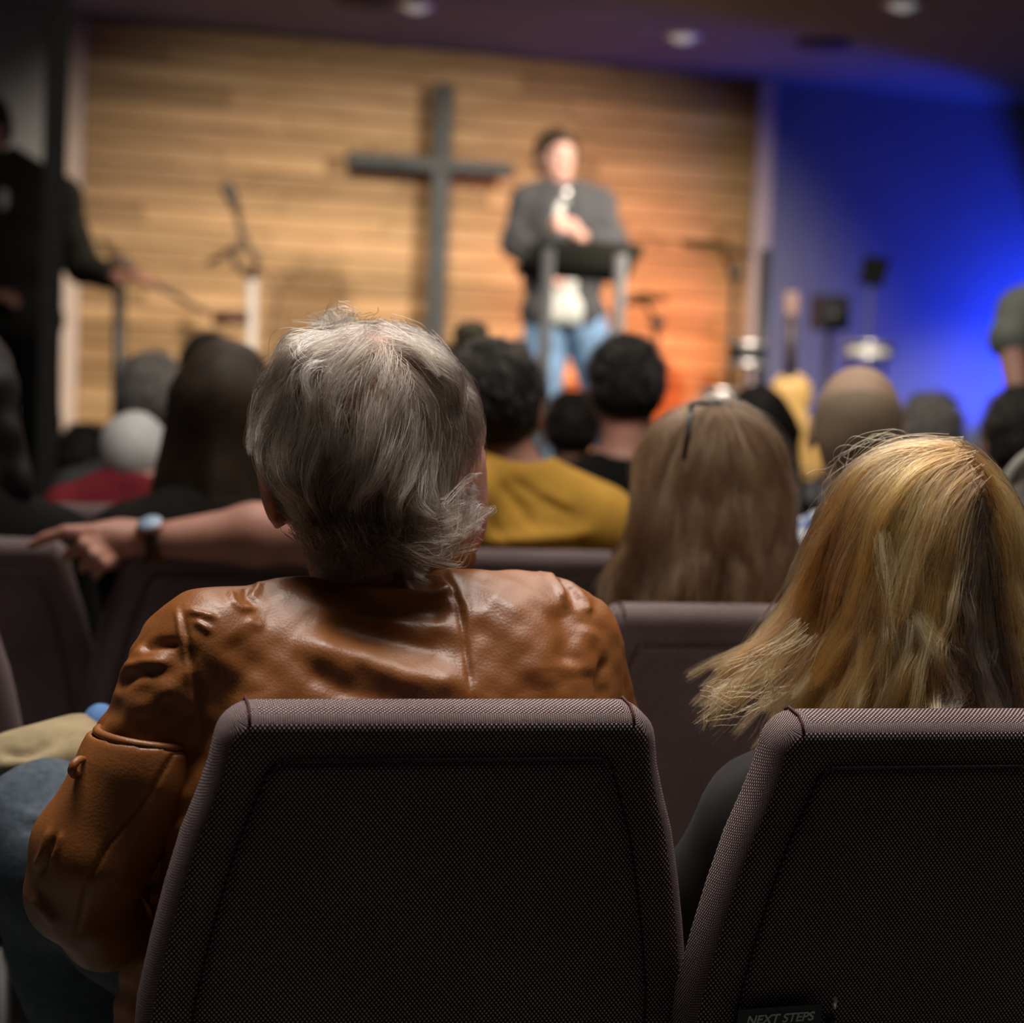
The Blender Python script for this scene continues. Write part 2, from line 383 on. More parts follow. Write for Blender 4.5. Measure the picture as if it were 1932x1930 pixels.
def hand_prims(w, d, n, side, s=1.0, curl=0.5):
    """w wrist, d finger direction, n out of the back of the hand, side: unit vector to the thumb side"""
    w = np.asarray(w, float); d = d / np.linalg.norm(d); n = n - d * (n @ d); n = n / np.linalg.norm(n); t = np.cross(d, n); t = t if t @ side > 0 else -t
    out = []
    for i, off in enumerate((0.030, 0.010, -0.010, -0.028)):
        base = w + d * 0.088 * s + t * off * s; out.append(cap(w + d * .01 * s + t * off * .55 * s, .019 * s, base, .0115 * s))
        L = (0.040, 0.045, 0.042, 0.032)[i] * s; a = curl; p0 = base; dd = d
        for j in range(3):
            ang = a * (j + 0.6) * 0.62; dd = d * math.cos(ang) - n * math.sin(ang); p1 = p0 + dd * L * (1, .68, .52)[j]
            out.append(cap(p0, (.0100, .0088, .0078)[j] * s, p1, (.0090, .0080, .0068)[j] * s)); p0 = p1
    th0 = w + d * .022 * s + t * .022 * s; th1 = th0 + (d * .5 + t * .75 - n * .35) * .042 * s; th2 = th1 + (d * .85 + t * .25 - n * .4) * .030 * s
    out += [cap(th0, .015 * s, th1, .0105 * s), cap(th1, .0105 * s, th2, .008 * s)]
    return out
def joints(H, z_seat=0.50, fwd=0.0, yaw=0.0, sw=0.185, s=1.0, lean=0.03, seated=True, base_z=0.0):
    """joint positions of a seated figure whose head centre is H"""
    c, sn = math.cos(yaw), math.sin(yaw); hz = H[2]
    def L(x, y, z): return np.array((H[0] + c * x - sn * y, H[1] + sn * x + c * y, z))
    J = dict(neck=L(0, -lean, hz - .125 * s), nb=L(0, -lean - .01, hz - .195 * s), chest=L(0, -lean - .01, hz - .36 * s), belly=L(0, .035 - lean, (hz - .36 * s + z_seat + .1) / 2), pel=L(0, .075 - lean, z_seat + .09))
    for q, nme in ((-1, 'L'), (1, 'R')):
        J['sh' + nme] = L(q * sw, -lean - .01, hz - .265 * s); J['el' + nme] = L(q * (sw + .045), .02, max(hz - .54 * s, z_seat + .16)); J['wr' + nme] = L(q * .11, .22, z_seat + .15)
        J['hip' + nme] = L(q * .085, .06, z_seat + .055); J['kn' + nme] = L(q * .11, .40, z_seat + .035); J['an' + nme] = L(q * .11, .42, .10); J['toe' + nme] = L(q * .12, .56, .045)
    J['yaw'] = yaw; return J
def torso_prims(J, s=1.0, w=1.0):
    Rm = rot(J['yaw'])
    pr = [ell(J['chest'], np.array((.165 * w, .115, .17)) * s, Rm), ell(J['belly'], np.array((.155 * w, .115, .15)) * s, Rm), ell(J['pel'], np.array((.165 * w, .125, .10)) * s, Rm)]
    for q in 'LR':
        pr.append(cap(J['nb'] * .75 + J['sh' + q] * .25, .058 * s, J['sh' + q], .056 * s))
    pr.append(cap(J['nb'] + (0, 0, .0), .062 * s, J['chest'], .09 * s))
    return pr
def arm_prims(J, q, s=1.0): return [cap(J['sh' + q], .054 * s, J['el' + q], .042 * s), cap(J['el' + q], .042 * s, J['wr' + q], .028 * s)]
def leg_prims(J, q, s=1.0): return [cap(J['hip' + q], .088 * s, J['kn' + q], .060 * s), cap(J['kn' + q], .058 * s, J['an' + q], .040 * s)]
def foot_prims(J, q, s=1.0): return [cap(J['an' + q] - (0, 0, .045), .036 * s, J['toe' + q], .034 * s)]
def body_ops(hd, J, s=1.0, w=1.0, hands=True, **kw):
    o = hd.ops(**kw); o += plus([cap(hd.p(0, -.018, -.06), .056 * s, J['nb'], .058 * s)], .025)
    o += plus(torso_prims(J, s * .96, w), .035)
    for q in 'LR':
        o += plus(arm_prims(J, q, s * .95), .02) + plus(leg_prims(J, q, s * .95) + foot_prims(J, q, s * .9), .02)
        if hands:
            d = J['kn' + q] - J['wr' + q]; d[2] = -.02; o += plus(hand_prims(J['wr' + q], d, np.array((0, 0, 1.0)), (np.array((1, 0, 0)) if q == 'L' else np.array((-1, 0, 0))), s, .4), .006)
    return o
def dress(root, J, top, bottom, s=1.0, w=1.0, t=.014, long=True, seed=3, h=.012, shoes=None, fold=.006, topname='shirt', neck=-.0):
    Rm = rot(J['yaw'])
    o = plus([inflate(p, t) for p in torso_prims(J, s, w)], .035)
    for q in 'LR':
        ap = arm_prims(J, q, s)
        o += plus([inflate(p, t) for p in (ap if long else [cap(J['sh' + q], .054 * s, J['sh' + q] * .45 + J['el' + q] * .55, .05 * s)])], .02)
    o += [('-', ell(J['nb'] + (0, 0, .055 + neck), (.074 * s, .08 * s, .045), Rm), .012), ('w', wrinkle(seed, 46, fold))]
    if J['hipL'][2] > J['knL'][2] - .15 : o += [('i', half((0, 0, -1), J['hipL'] + (0, 0, -.02)), .01)]
    a = blob(topname, o, h, top, root)
    o = plus([inflate(p, .016) for q in 'LR' for p in leg_prims(J, q, s)] + [inflate(ell(J['pel'], np.array((.165 * w, .125, .10)) * s, Rm), .012)], .03) + [('w', wrinkle(seed + 9, 50, fold))]
    o += [('i', half((0, 0, -1), J['anL'] + (0, 0, -.015)), .006)]
    b = blob('trousers', o, h, bottom, root)
    for q in 'LR':
        blob('shoe', plus([inflate(p, .014) for p in foot_prims(J, q, s)], .01) + [('i', half((0, 0, -1), J['toe' + q] + (0, 0, -.043)), .004)], .01, shoes or M_METAL_B, root)
    return a, b

# ------------------------------------------------------------------ hair strands
def hair_curves(name, pts, rad, tint, parent, material=M_STRAND, label=None, root=1.0):
    """pts (N,K,3) world; rad (K,) taper; tint (N,3)"""
    N, K, _ = pts.shape; cu = bpy.data.hair_curves.new(name); cu.add_curves([K] * N)
    cu.attributes['position'].data.foreach_set('vector', (pts - org(parent)).astype(np.float32).ravel()) if 'position' in cu.attributes else cu.points.foreach_set('position', (pts - org(parent)).astype(np.float32).ravel())
    ra = cu.attributes.get('radius') or cu.attributes.new('radius', 'FLOAT', 'POINT')
    ra.data.foreach_set('value', np.tile(np.asarray(rad, np.float32), N))
    ca = cu.attributes.new('strand_tint', 'FLOAT_COLOR', 'POINT')
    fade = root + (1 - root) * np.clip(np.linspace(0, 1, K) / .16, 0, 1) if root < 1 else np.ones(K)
    ca.data.foreach_set('color', np.concatenate([tint[:, None] * fade[None, :, None], np.ones((N, K, 1))], 2).astype(np.float32).ravel())
    cu.materials.append(material); o = bpy.data.objects.new(name, cu); COL.objects.link(o); o.parent = parent; o['kind'] = 'stuff'
    if label: o['label'] = label
    return o
def resample(p, K):
    p = np.asarray(p, float); L = np.r_[0, np.cumsum(np.linalg.norm(np.diff(p, axis=0), axis=1))]
    for _ in range(2):
        u = np.linspace(0, L[-1], K if _ else 40); p = np.stack([np.interp(u, L, p[:, i]) for i in range(3)], 1)
        if not _:
            for __ in range(6): p[1:-1] = .5 * p[1:-1] + .25 * (p[:-2] + p[2:])
            L = np.r_[0, np.cumsum(np.linalg.norm(np.diff(p, axis=0), axis=1))]
    return p
def smooth_noise(g, N, K, knots):
    a = g.normal(size=(N, knots, 3)); u = np.linspace(0, knots - 1.001, K); i = u.astype(int); t = (u - i)[None, :, None]; t = t * t * (3 - 2 * t)
    return a[:, i] * (1 - t) + a[:, i + 1] * t
def sheet_hair(guides, clumps, per, K=18, spread=.006, seed=1, wave=.006, tip=.003, depth=(-.012, .004), frizz=.0012, lo=0.0, hi=1.0, shorten=.12, thin=False):
    """strands in clumps interpolated between neighbouring guide lines (each a world polyline)"""
    g = np.random.default_rng(seed); G = np.stack([resample(q, K) for q in guides]); n = len(G)
    u = lo + (hi - lo) * g.random(clumps); u = np.where(thin & (u < .17) & (g.random(clumps) < .72), .17 + .83 * g.random(clumps), u) * (n - 1.001); i = u.astype(int); t = (u - i)[:, None, None]
    C = G[i] * (1 - t) + G[i + 1] * t
    cut = 1 - shorten * g.random(clumps)
    S = np.linspace(0, 1, K)
    C = np.stack([np.stack([np.interp(S * cut[a], S, C[a, :, b]) for b in range(3)], 1) for a in range(clumps)])
    back = C - CAM; back /= np.linalg.norm(back, axis=2)[:, :, None]
    C = C + back * (depth[0] + (depth[1] - depth[0]) * g.random(clumps))[:, None, None]
    C = C + smooth_noise(g, clumps, K, 5) * wave * (0.15 + S)[None, :, None]
    prof = spread * (1 - S) + tip * S
    off = g.normal(size=(clumps, per, 1, 3)) * prof[None, None, :, None]
    X = C[:, None] + off + (smooth_noise(g, clumps * per, K, 7) * frizz).reshape(clumps, per, K, 3)
    return X.reshape(-1, K, 3), np.repeat(u / (n - 1), per), np.repeat(np.arange(clumps), per), g

# ================================================================== the room
RM = Matrix.Translation(Vector(WALL_O)) @ Matrix.Rotation(YAW, 4, 'Z')
H_WALL = float(WL[2])
def solve_s(px, z=1.5, t=0.0):
    a, b = -4.0, 9.0
    for _ in range(60):
        m = (a + b) / 2
        if proj(room(m, t, z)[None])[0][0] < px: a = m
        else: b = m
    return a
S_W = solve_s(1402)
print('SW', S_W, [(p, round(solve_s(p), 2)) for p in (1430, 1620, 1800, 1905, 2020)])
M_CEIL = mat('ceiling_paint', (0.21, 0.20, 0.155), 0.9, 0.1, 5)
M_GREY = mat('grey_wall_paint', (0.36, 0.36, 0.37), 0.85, 0.05, 4)
M_BLUEW = mat('pale_wall_paint', (0.28, 0.28, 0.29), 0.85, 0.05, 4)
M_TRIM = mat('trim_paint', (0.72, 0.57, 0.49), 0.7, 0.08, 8)
M_CARPET = mat('grey_carpet', (0.16, 0.155, 0.145), 0.95, 0.3, 160, 0.3)
M_STAGE = mat('stage_carpet', (0.03, 0.03, 0.032), 0.95, 0.2, 60)
M_POST = mat('black_post_paint', (0.020, 0.021, 0.019), 0.7)
def rbox(name, lo, hi, m, bevel=0.0, kind='structure'):
    o = box(name, lo, hi, m, None, bevel, kind=kind); o.matrix_world = RM; return o
rbox('floor', (-6, -13, -0.06), (9, 1.2, 0), M_CARPET)
rbox('ceiling', (-6, -13, H_WALL + .005), (9, 1.2, H_WALL + .12), M_CEIL)
wb = rbox('wall_back', (-.12, 0.0, 0), (S_W + .12, .12, H_WALL + .005), mat('wall_backing', (0.06, 0.035, 0.02), 0.9))
g = random.Random(4); z = .30
while z < H_WALL - .02:
    hgt = min(.098, H_WALL - z - .002); s = -g.random() * 1.2 - .05
    while s < S_W:
        ln = g.choice((1.22, 1.52, 1.83)); a, b = max(s, 0.0), min(s + ln, S_W)
        if b - a > .03:
            pr = -.016 - .006 * g.random(); bm = bmesh.new(); bm_box(bm, (-(b - a) / 2 + .0015, pr, -hgt / 2 + .002), ((b - a) / 2 - .0015, -.001, hgt / 2 - .002), .003)
            o = link('plank', bm_done(bm), M_PLANK, wb, ((a + b) / 2, 0, z + hgt / 2), smooth=False)
        s += ln
    z += .1
rbox('trim_1', (-.125, -.05, 0), (-.004, .0, H_WALL), M_TRIM, .004)
rbox('trim_2', (S_W + .004, -.05, 0), (S_W + .105, .0, H_WALL), M_TRIM, .004)
rbox('wall_stage', (S_W + .125, .10, 0), (9, .22, H_WALL + .005), M_BLUEW)
rbox('wall_left', (-3.2, -.62, 0), (-.20, -.50, H_WALL + .005), M_GREY)
rbox('wall_left_side', (-3.4, -13, 0), (-3.2, -.5, H_WALL + .005), M_GREY)
rbox('wall_right', (S_W + 3.6, -13, 0), (S_W + 3.75, .1, H_WALL + .005), M_GREY)
rbox('stage', (-3.2, -2.9, 0), (S_W + 3.6, .1, .48), M_STAGE, .01)
pc = P(106, 500, 6.3); box('column', (-.05, -.05, 0), (.022, .05, H_WALL + .005), M_POST, None, .003, Matrix.Translation((pc[0], pc[1], 0)) @ Matrix.Rotation(YAW, 4, 'Z'), 'structure')
def ray_z(px, py, z):
    d = P(px, py, 1) - CAM; return CAM + d * (z - CAM_Z) / d[2]
M_LENS = mat('frosted_glass', (0.75, 0.74, 0.70), 0.3, 0.03)
_b = M_LENS.node_tree.nodes['Principled BSDF']; _b.inputs['Emission Color'].default_value = (1, .96, .9, 1); _b.inputs['Emission Strength'].default_value = 0.20
for px, py, lab in ((785, 12, 'dimmed recessed ceiling light over the audience, left of the cross'), (1288, 70, 'dimmed recessed ceiling light nearest the plank wall, above the speaker'), (1703, 9, 'dimmed recessed ceiling light in the blue-tinged ceiling at right')):
    q = ray_z(px, py, H_WALL); t = thing('ceiling_light', q, lab, 'ceiling light', group='recessed ceiling lights')
    lathe('trim_ring', [(.055, -.001), (.085, -.004), (.088, .004), (.07, .004)], mat('light_trim', (0.80, 0.79, 0.77), 0.5), t)
    lathe('lens', [(.0, -.026), (.03, -.024), (.052, -.012), (.055, .002)], M_LENS, t)
for px, py, lab in ((1552, 82, 'dark round ceiling vent above the blue wall'), (690, 2, 'dark round ceiling vent at the top edge, left of the recessed light')):
    q = ray_z(px, py, H_WALL); t = thing('ceiling_vent', q, lab, 'vent', group='ceiling vents')
    lathe('grille', [(.0, -.012), (.05, -.014), (.06, -.006), (.09, -.014), (.1, -.006), (.13, -.012), (.14, .004)], mat('vent_metal', (0.05, 0.045, 0.04), 0.7), t)

# wall cross, standing off the planks
cr = thing('wall_cross', room(solve_s(826, 1.9, -.17), -.15, .48), 'large dark wooden cross hanging on the plank wall', 'cross', YAW)
M_CROSS = mat('dark_steel_wood', (0.030, 0.036, 0.039), 0.55, 0.35, 9)
ztop = 1.19 + (700 - 158) * 9.3 / F_PX + .02; zbar = 1.19 + (722 - 312) * 9.3 / F_PX
box('upright', (-.047, -.045, .0), (.047, .0, ztop - .44), M_CROSS, cr, .006)
sl, sr = solve_s(655, zbar, -.19), solve_s(966, zbar, -.19); sc_ = solve_s(826, 1.9, -.17)
box('crossbar', (sl - sc_, -.062, zbar - .48 - .036), (sr - sc_, -.012, zbar - .48 + .036), M_CROSS, cr, .006)
for zz in (.5, 1.5): box('bracket', (-.02, 0, zz), (.02, .146, zz + .05), M_METAL_B, cr, .002)

# ================================================================== chairs
def outline(hw_pts, rcorner=.035, xt=.203, zt=.900):
    pts = list(hw_pts)
    arc = [(xt - rcorner + rcorner * math.cos(a), zt - rcorner + rcorner * math.sin(a)) for a in np.linspace(0.15, math.pi / 2, 8)]
    right = pts + arc; left = [(-x, z) for x, z in reversed(right)]
    return np.array(right + left)
HW = [(.225, .455), (.252, .475), (.262, .55), (.260, .62), (.250, .68), (.240, .73), (.228, .78), (.216, .815), (.207, .845)]
def inset(pl, d):
    a = np.roll(pl, 1, 0); b = np.roll(pl, -1, 0); t = b - a; n = np.stack([t[:, 1], -t[:, 0]], 1); n /= np.linalg.norm(n, axis=1)[:, None]
    return pl - n * d, n
def pad_mesh(rings, pl, uv_scale=1.0, tilt=R(8), y0=-.20, z0=.46):
    bm = bmesh.new(); uvl = bm.loops.layers.uv.new('UVMap'); rows = []; uvs = {}; arc = 0; last = None
    for d, y in rings:
        q, n = inset(pl, d)
        if last is not None: arc += math.hypot(d - last[0], y - last[1])
        last = (d, y); row = []
        for (x, zz), nn in zip(q, n):
            zz0 = zz - z0
            v = bm.verts.new((x, y0 + y * math.cos(tilt) - zz0 * math.sin(tilt), z0 + zz0 * math.cos(tilt) + y * math.sin(tilt)))
            uvs[v] = (x + nn[0] * (arc - d if arc > .02 else 0), zz + nn[1] * (arc if arc > .02 else 0)); row.append(v)
        rows.append(row)
    n = len(rows[0])
    for a, b in zip(rows, rows[1:]):
        for k in range(n): bm.faces.new((a[k], a[(k + 1) % n], b[(k + 1) % n], b[k]))
    bm.faces.new(rows[0][::-1]); bm.faces.new(rows[-1]); bmesh.ops.recalc_face_normals(bm, faces=bm.faces[:])
    for f in bm.faces:
        for l in f.loops: l[uvl].uv = uvs[l.vert]
    me = bpy.data.meshes.new('pad'); bm.to_mesh(me); bm.free(); return me
def bow(z): return (-.20 - (z - .46) * math.sin(R(8)), .46 + (z - .46) * math.cos(R(8)))
def make_chair():
    t = thing('padded_chair', (0, 0, 0), 'x', 'chair'); pl = outline(HW)
    link('backrest', pad_mesh([(.030, .002), (.020, .001), (.011, .003), (.004, .009), (0, .018), (0, .040), (.004, .050), (.013, .056), (.03, .060)], pl), M_WEAVE, t)
    pp = outline([(x - .050, max(z, .49)) for x, z in HW if z > .46 and z < .82], .018, .158, .853)
    link('back_panel', pad_mesh([(.016, -.0002), (.006, .0), (.001, .0012), (0, .004)], pp), M_WEAVE, t)
    q, n = inset(pp, -.003); bm = bmesh.new()
    bm_tube(bm, [(x, bow(zz)[0] - .0005, bow(zz)[1]) for x, zz in list(q) + [q[0]]], .0013, 6); link('piping', bm_done(bm), M_DARKSHELL, t)
    for sx in (-1, 1):
        bm = bmesh.new(); prof = [(.012, .003), (.004, .009), (-.0008, .018), (-.0008, .03), (-.0008, .042), (.004, .0502)]
        bm_tube(bm, [(sx * .176, bow(.9 - d)[0] + y, bow(.9 - d)[1] + y * .14) for d, y in prof], .0014, 6); link('corner_seam', bm_done(bm), mat('seam_thread', (0.06, 0.012, 0.014), 0.8), t)
    bm = bmesh.new(); bm_box(bm, (-.235, -.21, .405), (.235, .26, .475), .022); s = link('seat', bm_done(bm), M_WEAVE, t)
    s.data.uv_layers.new(name='UVMap')
    for l in s.data.loops:
        c = s.data.vertices[l.vertex_index].co; s.data.uv_layers[0].data[l.index].uv = (c.x, c.y + c.z)
    bm = bmesh.new(); bm_tube(bm, [(-.225, -.19, .395), (.225, -.19, .395), (.225, .22, .395), (-.225, .22, .395), (-.225, -.19, .395)], .0125, 8); link('seat_frame', bm_done(bm), M_METAL_B, t)
    for sx in (-1, 1):
        for ya, yb in ((-.19, -.235), (.22, .245)):
            bm = bmesh.new(); bm_tube(bm, [(sx * .225, ya, .395), (sx * .235, yb, .012), (sx * .235, yb, .0)], .0125, 8); link('leg', bm_done(bm), M_METAL_B, t)
        bm = bmesh.new(); bm_tube(bm, [(sx * .235, -.195, .39), (sx * .245, -.165, .50), (sx * .225, -.20, .66)], .011, 8); link('back_post', bm_done(bm), M_METAL_B, t)
    return t
CH0 = make_chair(); _first = [True]
def place_chair(loc, rz, label, group=None):
    if _first[0]: r = CH0; _first[0] = False
    else:
        r = CH0.copy(); COL.objects.link(r)
        for c in list(CH0.children):
            k = c.copy(); COL.objects.link(k); k.parent = r
    r.location = (loc[0], loc[1], 0); r.rotation_euler = (0, 0, rz); r['label'] = label
    if group: r['group'] = group
    return r
TOPY = bow(.9)[0]
def chair_px(px, d, label, rz=YAW, shift=0.0, group='padded chairs in rows'):
    q = P(px, 1000, d); loc = q - np.array((-math.sin(rz), math.cos(rz), 0)) * (TOPY + shift); loc[2] = 0
    return place_chair(loc, rz, label, group)
chA = chair_px(862, 1.64, 'plum woven padded chair nearest the camera, behind the leather jacket')
lb = np.array(chA.location) + EX * .4975 - EY * .052
chB = place_chair(lb, YAW, 'plum woven padded chair behind the long blonde hair, cut by the right edge', 'padded chairs in rows')
chC = chair_px(1422, 2.52, 'padded chair behind the person with glasses on the head')
chD = place_chair(np.array(chC.location) + EX * .52, YAW, 'padded chair mostly hidden by the long blonde hair', 'padded chairs in rows')
chE = chair_px(985, 3.22, 'padded chair behind the person in the mustard shirt')
chF = chair_px(468, 3.08, 'empty padded chair under the outstretched forearm')
chG = chair_px(-112, 3.00, 'dark padded chair at left edge under the pointing finger', rz=R(10))
chH = place_chair(np.array(chE.location) + EX * .52, YAW, 'padded chair behind the person in the blue plaid shirt', 'padded chairs in rows')
chI = chair_px(70, 3.82, 'padded chair just left of the red shirt, above the wristwatch hand')
chJ = chair_px(1150, 4.2, 'padded chair behind the black-shirted person in front of the lectern')

# card and pen tucked against the back of the right-hand chair
def on_back(ch, x, zl, off): 
    y, zz = bow(zl); return np.array(ch.matrix_basis @ Vector((x, y - off, zz)))
def find_back(ch, px, py, off):
    best = None; c = [0.0, .65]; st = .3
    for _ in range(40):
        cand = [(c[0] + i * st, c[1] + j * st) for i in (-1, 0, 1) for j in (-1, 0, 1)]
        e = []
        for a in cand:
            u, v, _d = proj(on_back(ch, a[0], a[1], off)[None]); e.append((u[0] - px) ** 2 + (v[0] - py) ** 2)
        k = int(np.argmin(e)); 
        if k == 4: st *= .6
        c = list(cand[k])
    return c
ca, cb = find_back(chB, 1393, 1905, .012), find_back(chB, 1552, 1894, .012)
p0, p1 = on_back(chB, *ca, .012), on_back(chB, *cb, .012); wv = p1 - p0; wl = np.linalg.norm(wv); wv /= wl
dn = on_back(chB, ca[0], ca[1] - .1, .012) - on_back(chB, ca[0], ca[1], .012); dn -= wv * (dn @ wv); dn /= np.linalg.norm(dn); nv = np.cross(wv, dn); nv = -nv if nv @ FWD > 0 else nv
CM = Matrix(((wv[0], -dn[0], nv[0], p0[0]), (wv[1], -dn[1], nv[1], p0[1]), (wv[2], -dn[2], nv[2], p0[2]), (0, 0, 0, 1)))
card = thing('information_card', p0, 'dark card reading NEXT STEPS tucked behind the right-hand chair', 'card'); 
o = box('card_face', (0, -.11, -.0008), (wl, 0, .0), mat('dark_card', (0.012, 0.017, 0.020), 0.5), card, .0002); o.matrix_basis = Matrix.Translation(-Vector(p0)) @ CM
fc = bpy.data.curves.new('lettering', 'FONT'); fc.body = 'NEXT STEPS'; fc.size = .0125; fc.shear = .22; fc.offset = .0003; fc.extrude = .0001; fc.align_x = 'CENTER'
_tmp = bpy.data.objects.new('tmp', fc); COL.objects.link(_tmp); bpy.context.view_layer.update()
_me = bpy.data.meshes.new_from_object(_tmp.evaluated_get(bpy.context.evaluated_depsgraph_get())); bpy.data.objects.remove(_tmp)
_me.materials.clear(); fo = link('lettering', _me, mat('grey_print', (0.55, 0.57, 0.58), 0.6), card, smooth=False)
fo.matrix_basis = Matrix.Translation(-Vector(p0)) @ CM @ Matrix.Translation((wl * .5, -.0155, .0006)); fo['label'] = 'grey capital letters'
a = find_back(chB, 1574, 1880, .012); b = find_back(chB, 1564, 1960, .012)
pn = thing('pen', on_back(chB, *b, .010), 'slim grey pen beside the NEXT STEPS card', 'pen')
tube('barrel', [on_back(chB, *b, .010), on_back(chB, *(np.array(b) * .45 + np.array(a) * .55), .010)], .0045, M_METAL_B, pn)
tube('cap_clip', [on_back(chB, *(np.array(b) * .25 + np.array(a) * .75), .015), on_back(chB, *a, .015)], .0020, M_METAL_S, pn, label='silver pocket clip')
rk = thing('book_rack', on_back(chB, 0, .50, .02), 'black wire book rack low on the right-hand chair back, under the card', 'rack')
for zz in (.50, .545): tube('rail', [on_back(chB, -.20, zz, .002), on_back(chB, -.20, zz, .03), on_back(chB, .20, zz, .03), on_back(chB, .20, zz, .002)], .003, M_METAL_B, rk, 6)

# ================================================================== the man in the leather jacket
X1, Y1, Z1 = np.array((1., 0, 0)), np.array((0, 1., 0)), np.array((0, 0, 1.))
def poly_dist(px, py, pl):
    best = np.full(len(px), 1e9); tt = np.zeros(len(px)); pl = np.asarray(pl, float); n = len(pl) - 1
    for i in range(n):
        a, b = pl[i], pl[i + 1]; ab = b - a; t = np.clip(((px - a[0]) * ab[0] + (py - a[1]) * ab[1]) / (ab @ ab), 0, 1)
        d = np.hypot(px - a[0] - t * ab[0], py - a[1] - t * ab[1]); m = d < best; best = np.where(m, d, best); tt = np.where(m, (i + t) / n, tt)
    return best, tt
def sculpt(strokes, facing=0.15):
    """folds and seams pressed into the camera side: (polyline px, height m, half width px)"""
    def f(V, Q):
        N = normals(V, Q)
        px, py, d = proj(V); v = CAM - V; v /= np.linalg.norm(v, axis=1)[:, None]; w = np.clip(((N * v).sum(1) - facing + .25) / .4, 0, 1); out = np.zeros(len(V))
        for pl, a, wd_ in strokes:
            dd, t = poly_dist(px, py, pl); taper = np.clip(np.minimum(t, 1 - t) * 5 + .15, 0, 1); out += a * np.exp(-(dd / wd_) ** 2) * taper
        return V + N * (out * w)[:, None]
    return f
hero_base = P(745, 1500, 1.88); hero = thing('person', (hero_base[0], hero_base[1], 0), 'grey-haired person in a shiny caramel leather jacket, seated nearest the camera', 'person')
HH = Head(P(703, 880, 1.91), rot(R(-13), R(10), R(2)), 1.15)
hc = P(745, 1300, 1.87)
def hj(px, py, d): return P(px, py, d)
HJ = joints(HH.c, sw=.17, yaw=YAW)
HJ.update(nb=hj(715, 1080, 1.90), chest=hj(755, 1330, 1.87), belly=hj(755, 1560, 1.90), shL=hj(405, 1205, 1.80), shR=hj(1085, 1190, 1.92), elL=hj(135, 1640, 1.78), wrL=hj(440, 1720, 2.15), elR=hj(1105, 1500, 1.98), wrR=hj(1000, 1620, 2.25))
HJ['pel'] = np.array((hc[0], hc[1], .56)); 
for q, sx in (('L', -1), ('R', 1)): HJ['hip' + q] = np.array((hc[0] + sx * .09, hc[1] + .03, .54))
HJ['knL'] = hj(85, 1585, 2.08); HJ['anL'] = hj(190, 2010, 2.22); HJ['toeL'] = HJ['anL'] + (-.10, .06, -.06); HJ['anL'][2] = max(HJ['anL'][2], .10); HJ['toeL'][2] = .045
HJ['knR'] = np.array((hc[0] + .13, hc[1] + .40, .53)); HJ['anR'] = HJ['knR'] + (0, .03, -.43); HJ['toeR'] = HJ['anR'] + (.02, .14, -.055)
bo = HH.ops() + plus([cap(HH.p(0, -.022, -.05), .062, HJ['nb'] + (0, .01, -.03), .060)], .03) + [('+', ell(P(513, 925, 1.865), (.012, .030, .042), rot(0, 0, R(-14))), .008), ('+', ell(P(872, 905, 1.95), (.026, .045, .062)), .03), ('+', ell(P(850, 990, 1.97), (.035, .05, .045)), .03)]
_hb = dict(HJ); _hb['nb'] = HJ['nb'] + (0, .01, -.045); _hb['shL'] = HJ['shL'] + (.045, .02, -.045); _hb['shR'] = HJ['shR'] + (-.045, .02, -.05); _hb['chest'] = HJ['chest'] + (0, .01, -.03)
bo += plus(torso_prims(_hb, .80), .03)
for q in 'LR': bo += plus(arm_prims(_hb, q, .78) + leg_prims(HJ, q, .95) + foot_prims(HJ, q, .9), .02)
for q in 'LR': bo += plus(hand_prims(HJ['wr' + q], HJ['kn' + q] - HJ['wr' + q], Z1, X1 if q == 'L' else -X1, 1.0, .5), .006)
blob('body', bo, .008, M_SKIN_R, hero)
# jacket
jo = P(745, 1345, 1.86)
def st(p): return (p - jo) @ EX, p[2]
sil = [(318, 1172), (345, 1146), (400, 1128), (450, 1106), (520, 1090), (590, 1088), (650, 1096), (690, 1092), (720, 1078), (780, 1072), (850, 1068), (900, 1071), (960, 1074), (1000, 1073), (1040, 1080), (1080, 1096), (1110, 1120), (1140, 1160), (1157, 1212), (1165, 1260), (1168, 1300), (1169, 1360), (1171, 1500)]
sil_s, sil_z = np.array([st(P(a, b, 1.86 + (a - 745) * 1.86 / F_PX * math.tan(YAW))) for a, b in sil]).T
def torso(Xc, Yc, Zc):
    x, y, z = Xc - jo[0], Yc - jo[1], Zc
    s = x * EX[0] + y * EX[1]; t = x * EY[0] + y * EY[1]
    top = np.interp(s, sil_s, sil_z); hgt = np.maximum(top - z, 0)
    w = .018 + .112 * (1 - np.exp(-hgt / .085)); w = w * np.clip(1 - (np.abs(s - .0) / .245) ** 4, .15, 1)
    lean = .03 * np.clip((1.0 - z) / .3, 0, 1.5)
    a = np.clip(z - top, -.2, .2) * .75; b = np.abs(t - .01 + lean) - w
    k = .022; h_ = np.clip(.5 - .5 * (a - b) / k, 0, 1); d = a * (1 - h_) + b * h_ + k * h_ * (1 - h_)
    d = np.maximum(d, .50 - z); d = np.maximum(d, sil_s[0] - s)
    return np.maximum(d, s - sil_s[-1] - .004) * .8
lo_ = jo + EX * (sil_s[0] - .05); hi_ = jo + EX * (sil_s[-1] + .05)
tor = fn(torso, np.minimum(lo_, hi_) - (0.06, .17, 0) + (0, 0, .5 - jo[2]), np.maximum(lo_, hi_) + (.06, .17, 0) + (0, 0, 1.15 - jo[2]))
ja = [('+', tor, .01)]
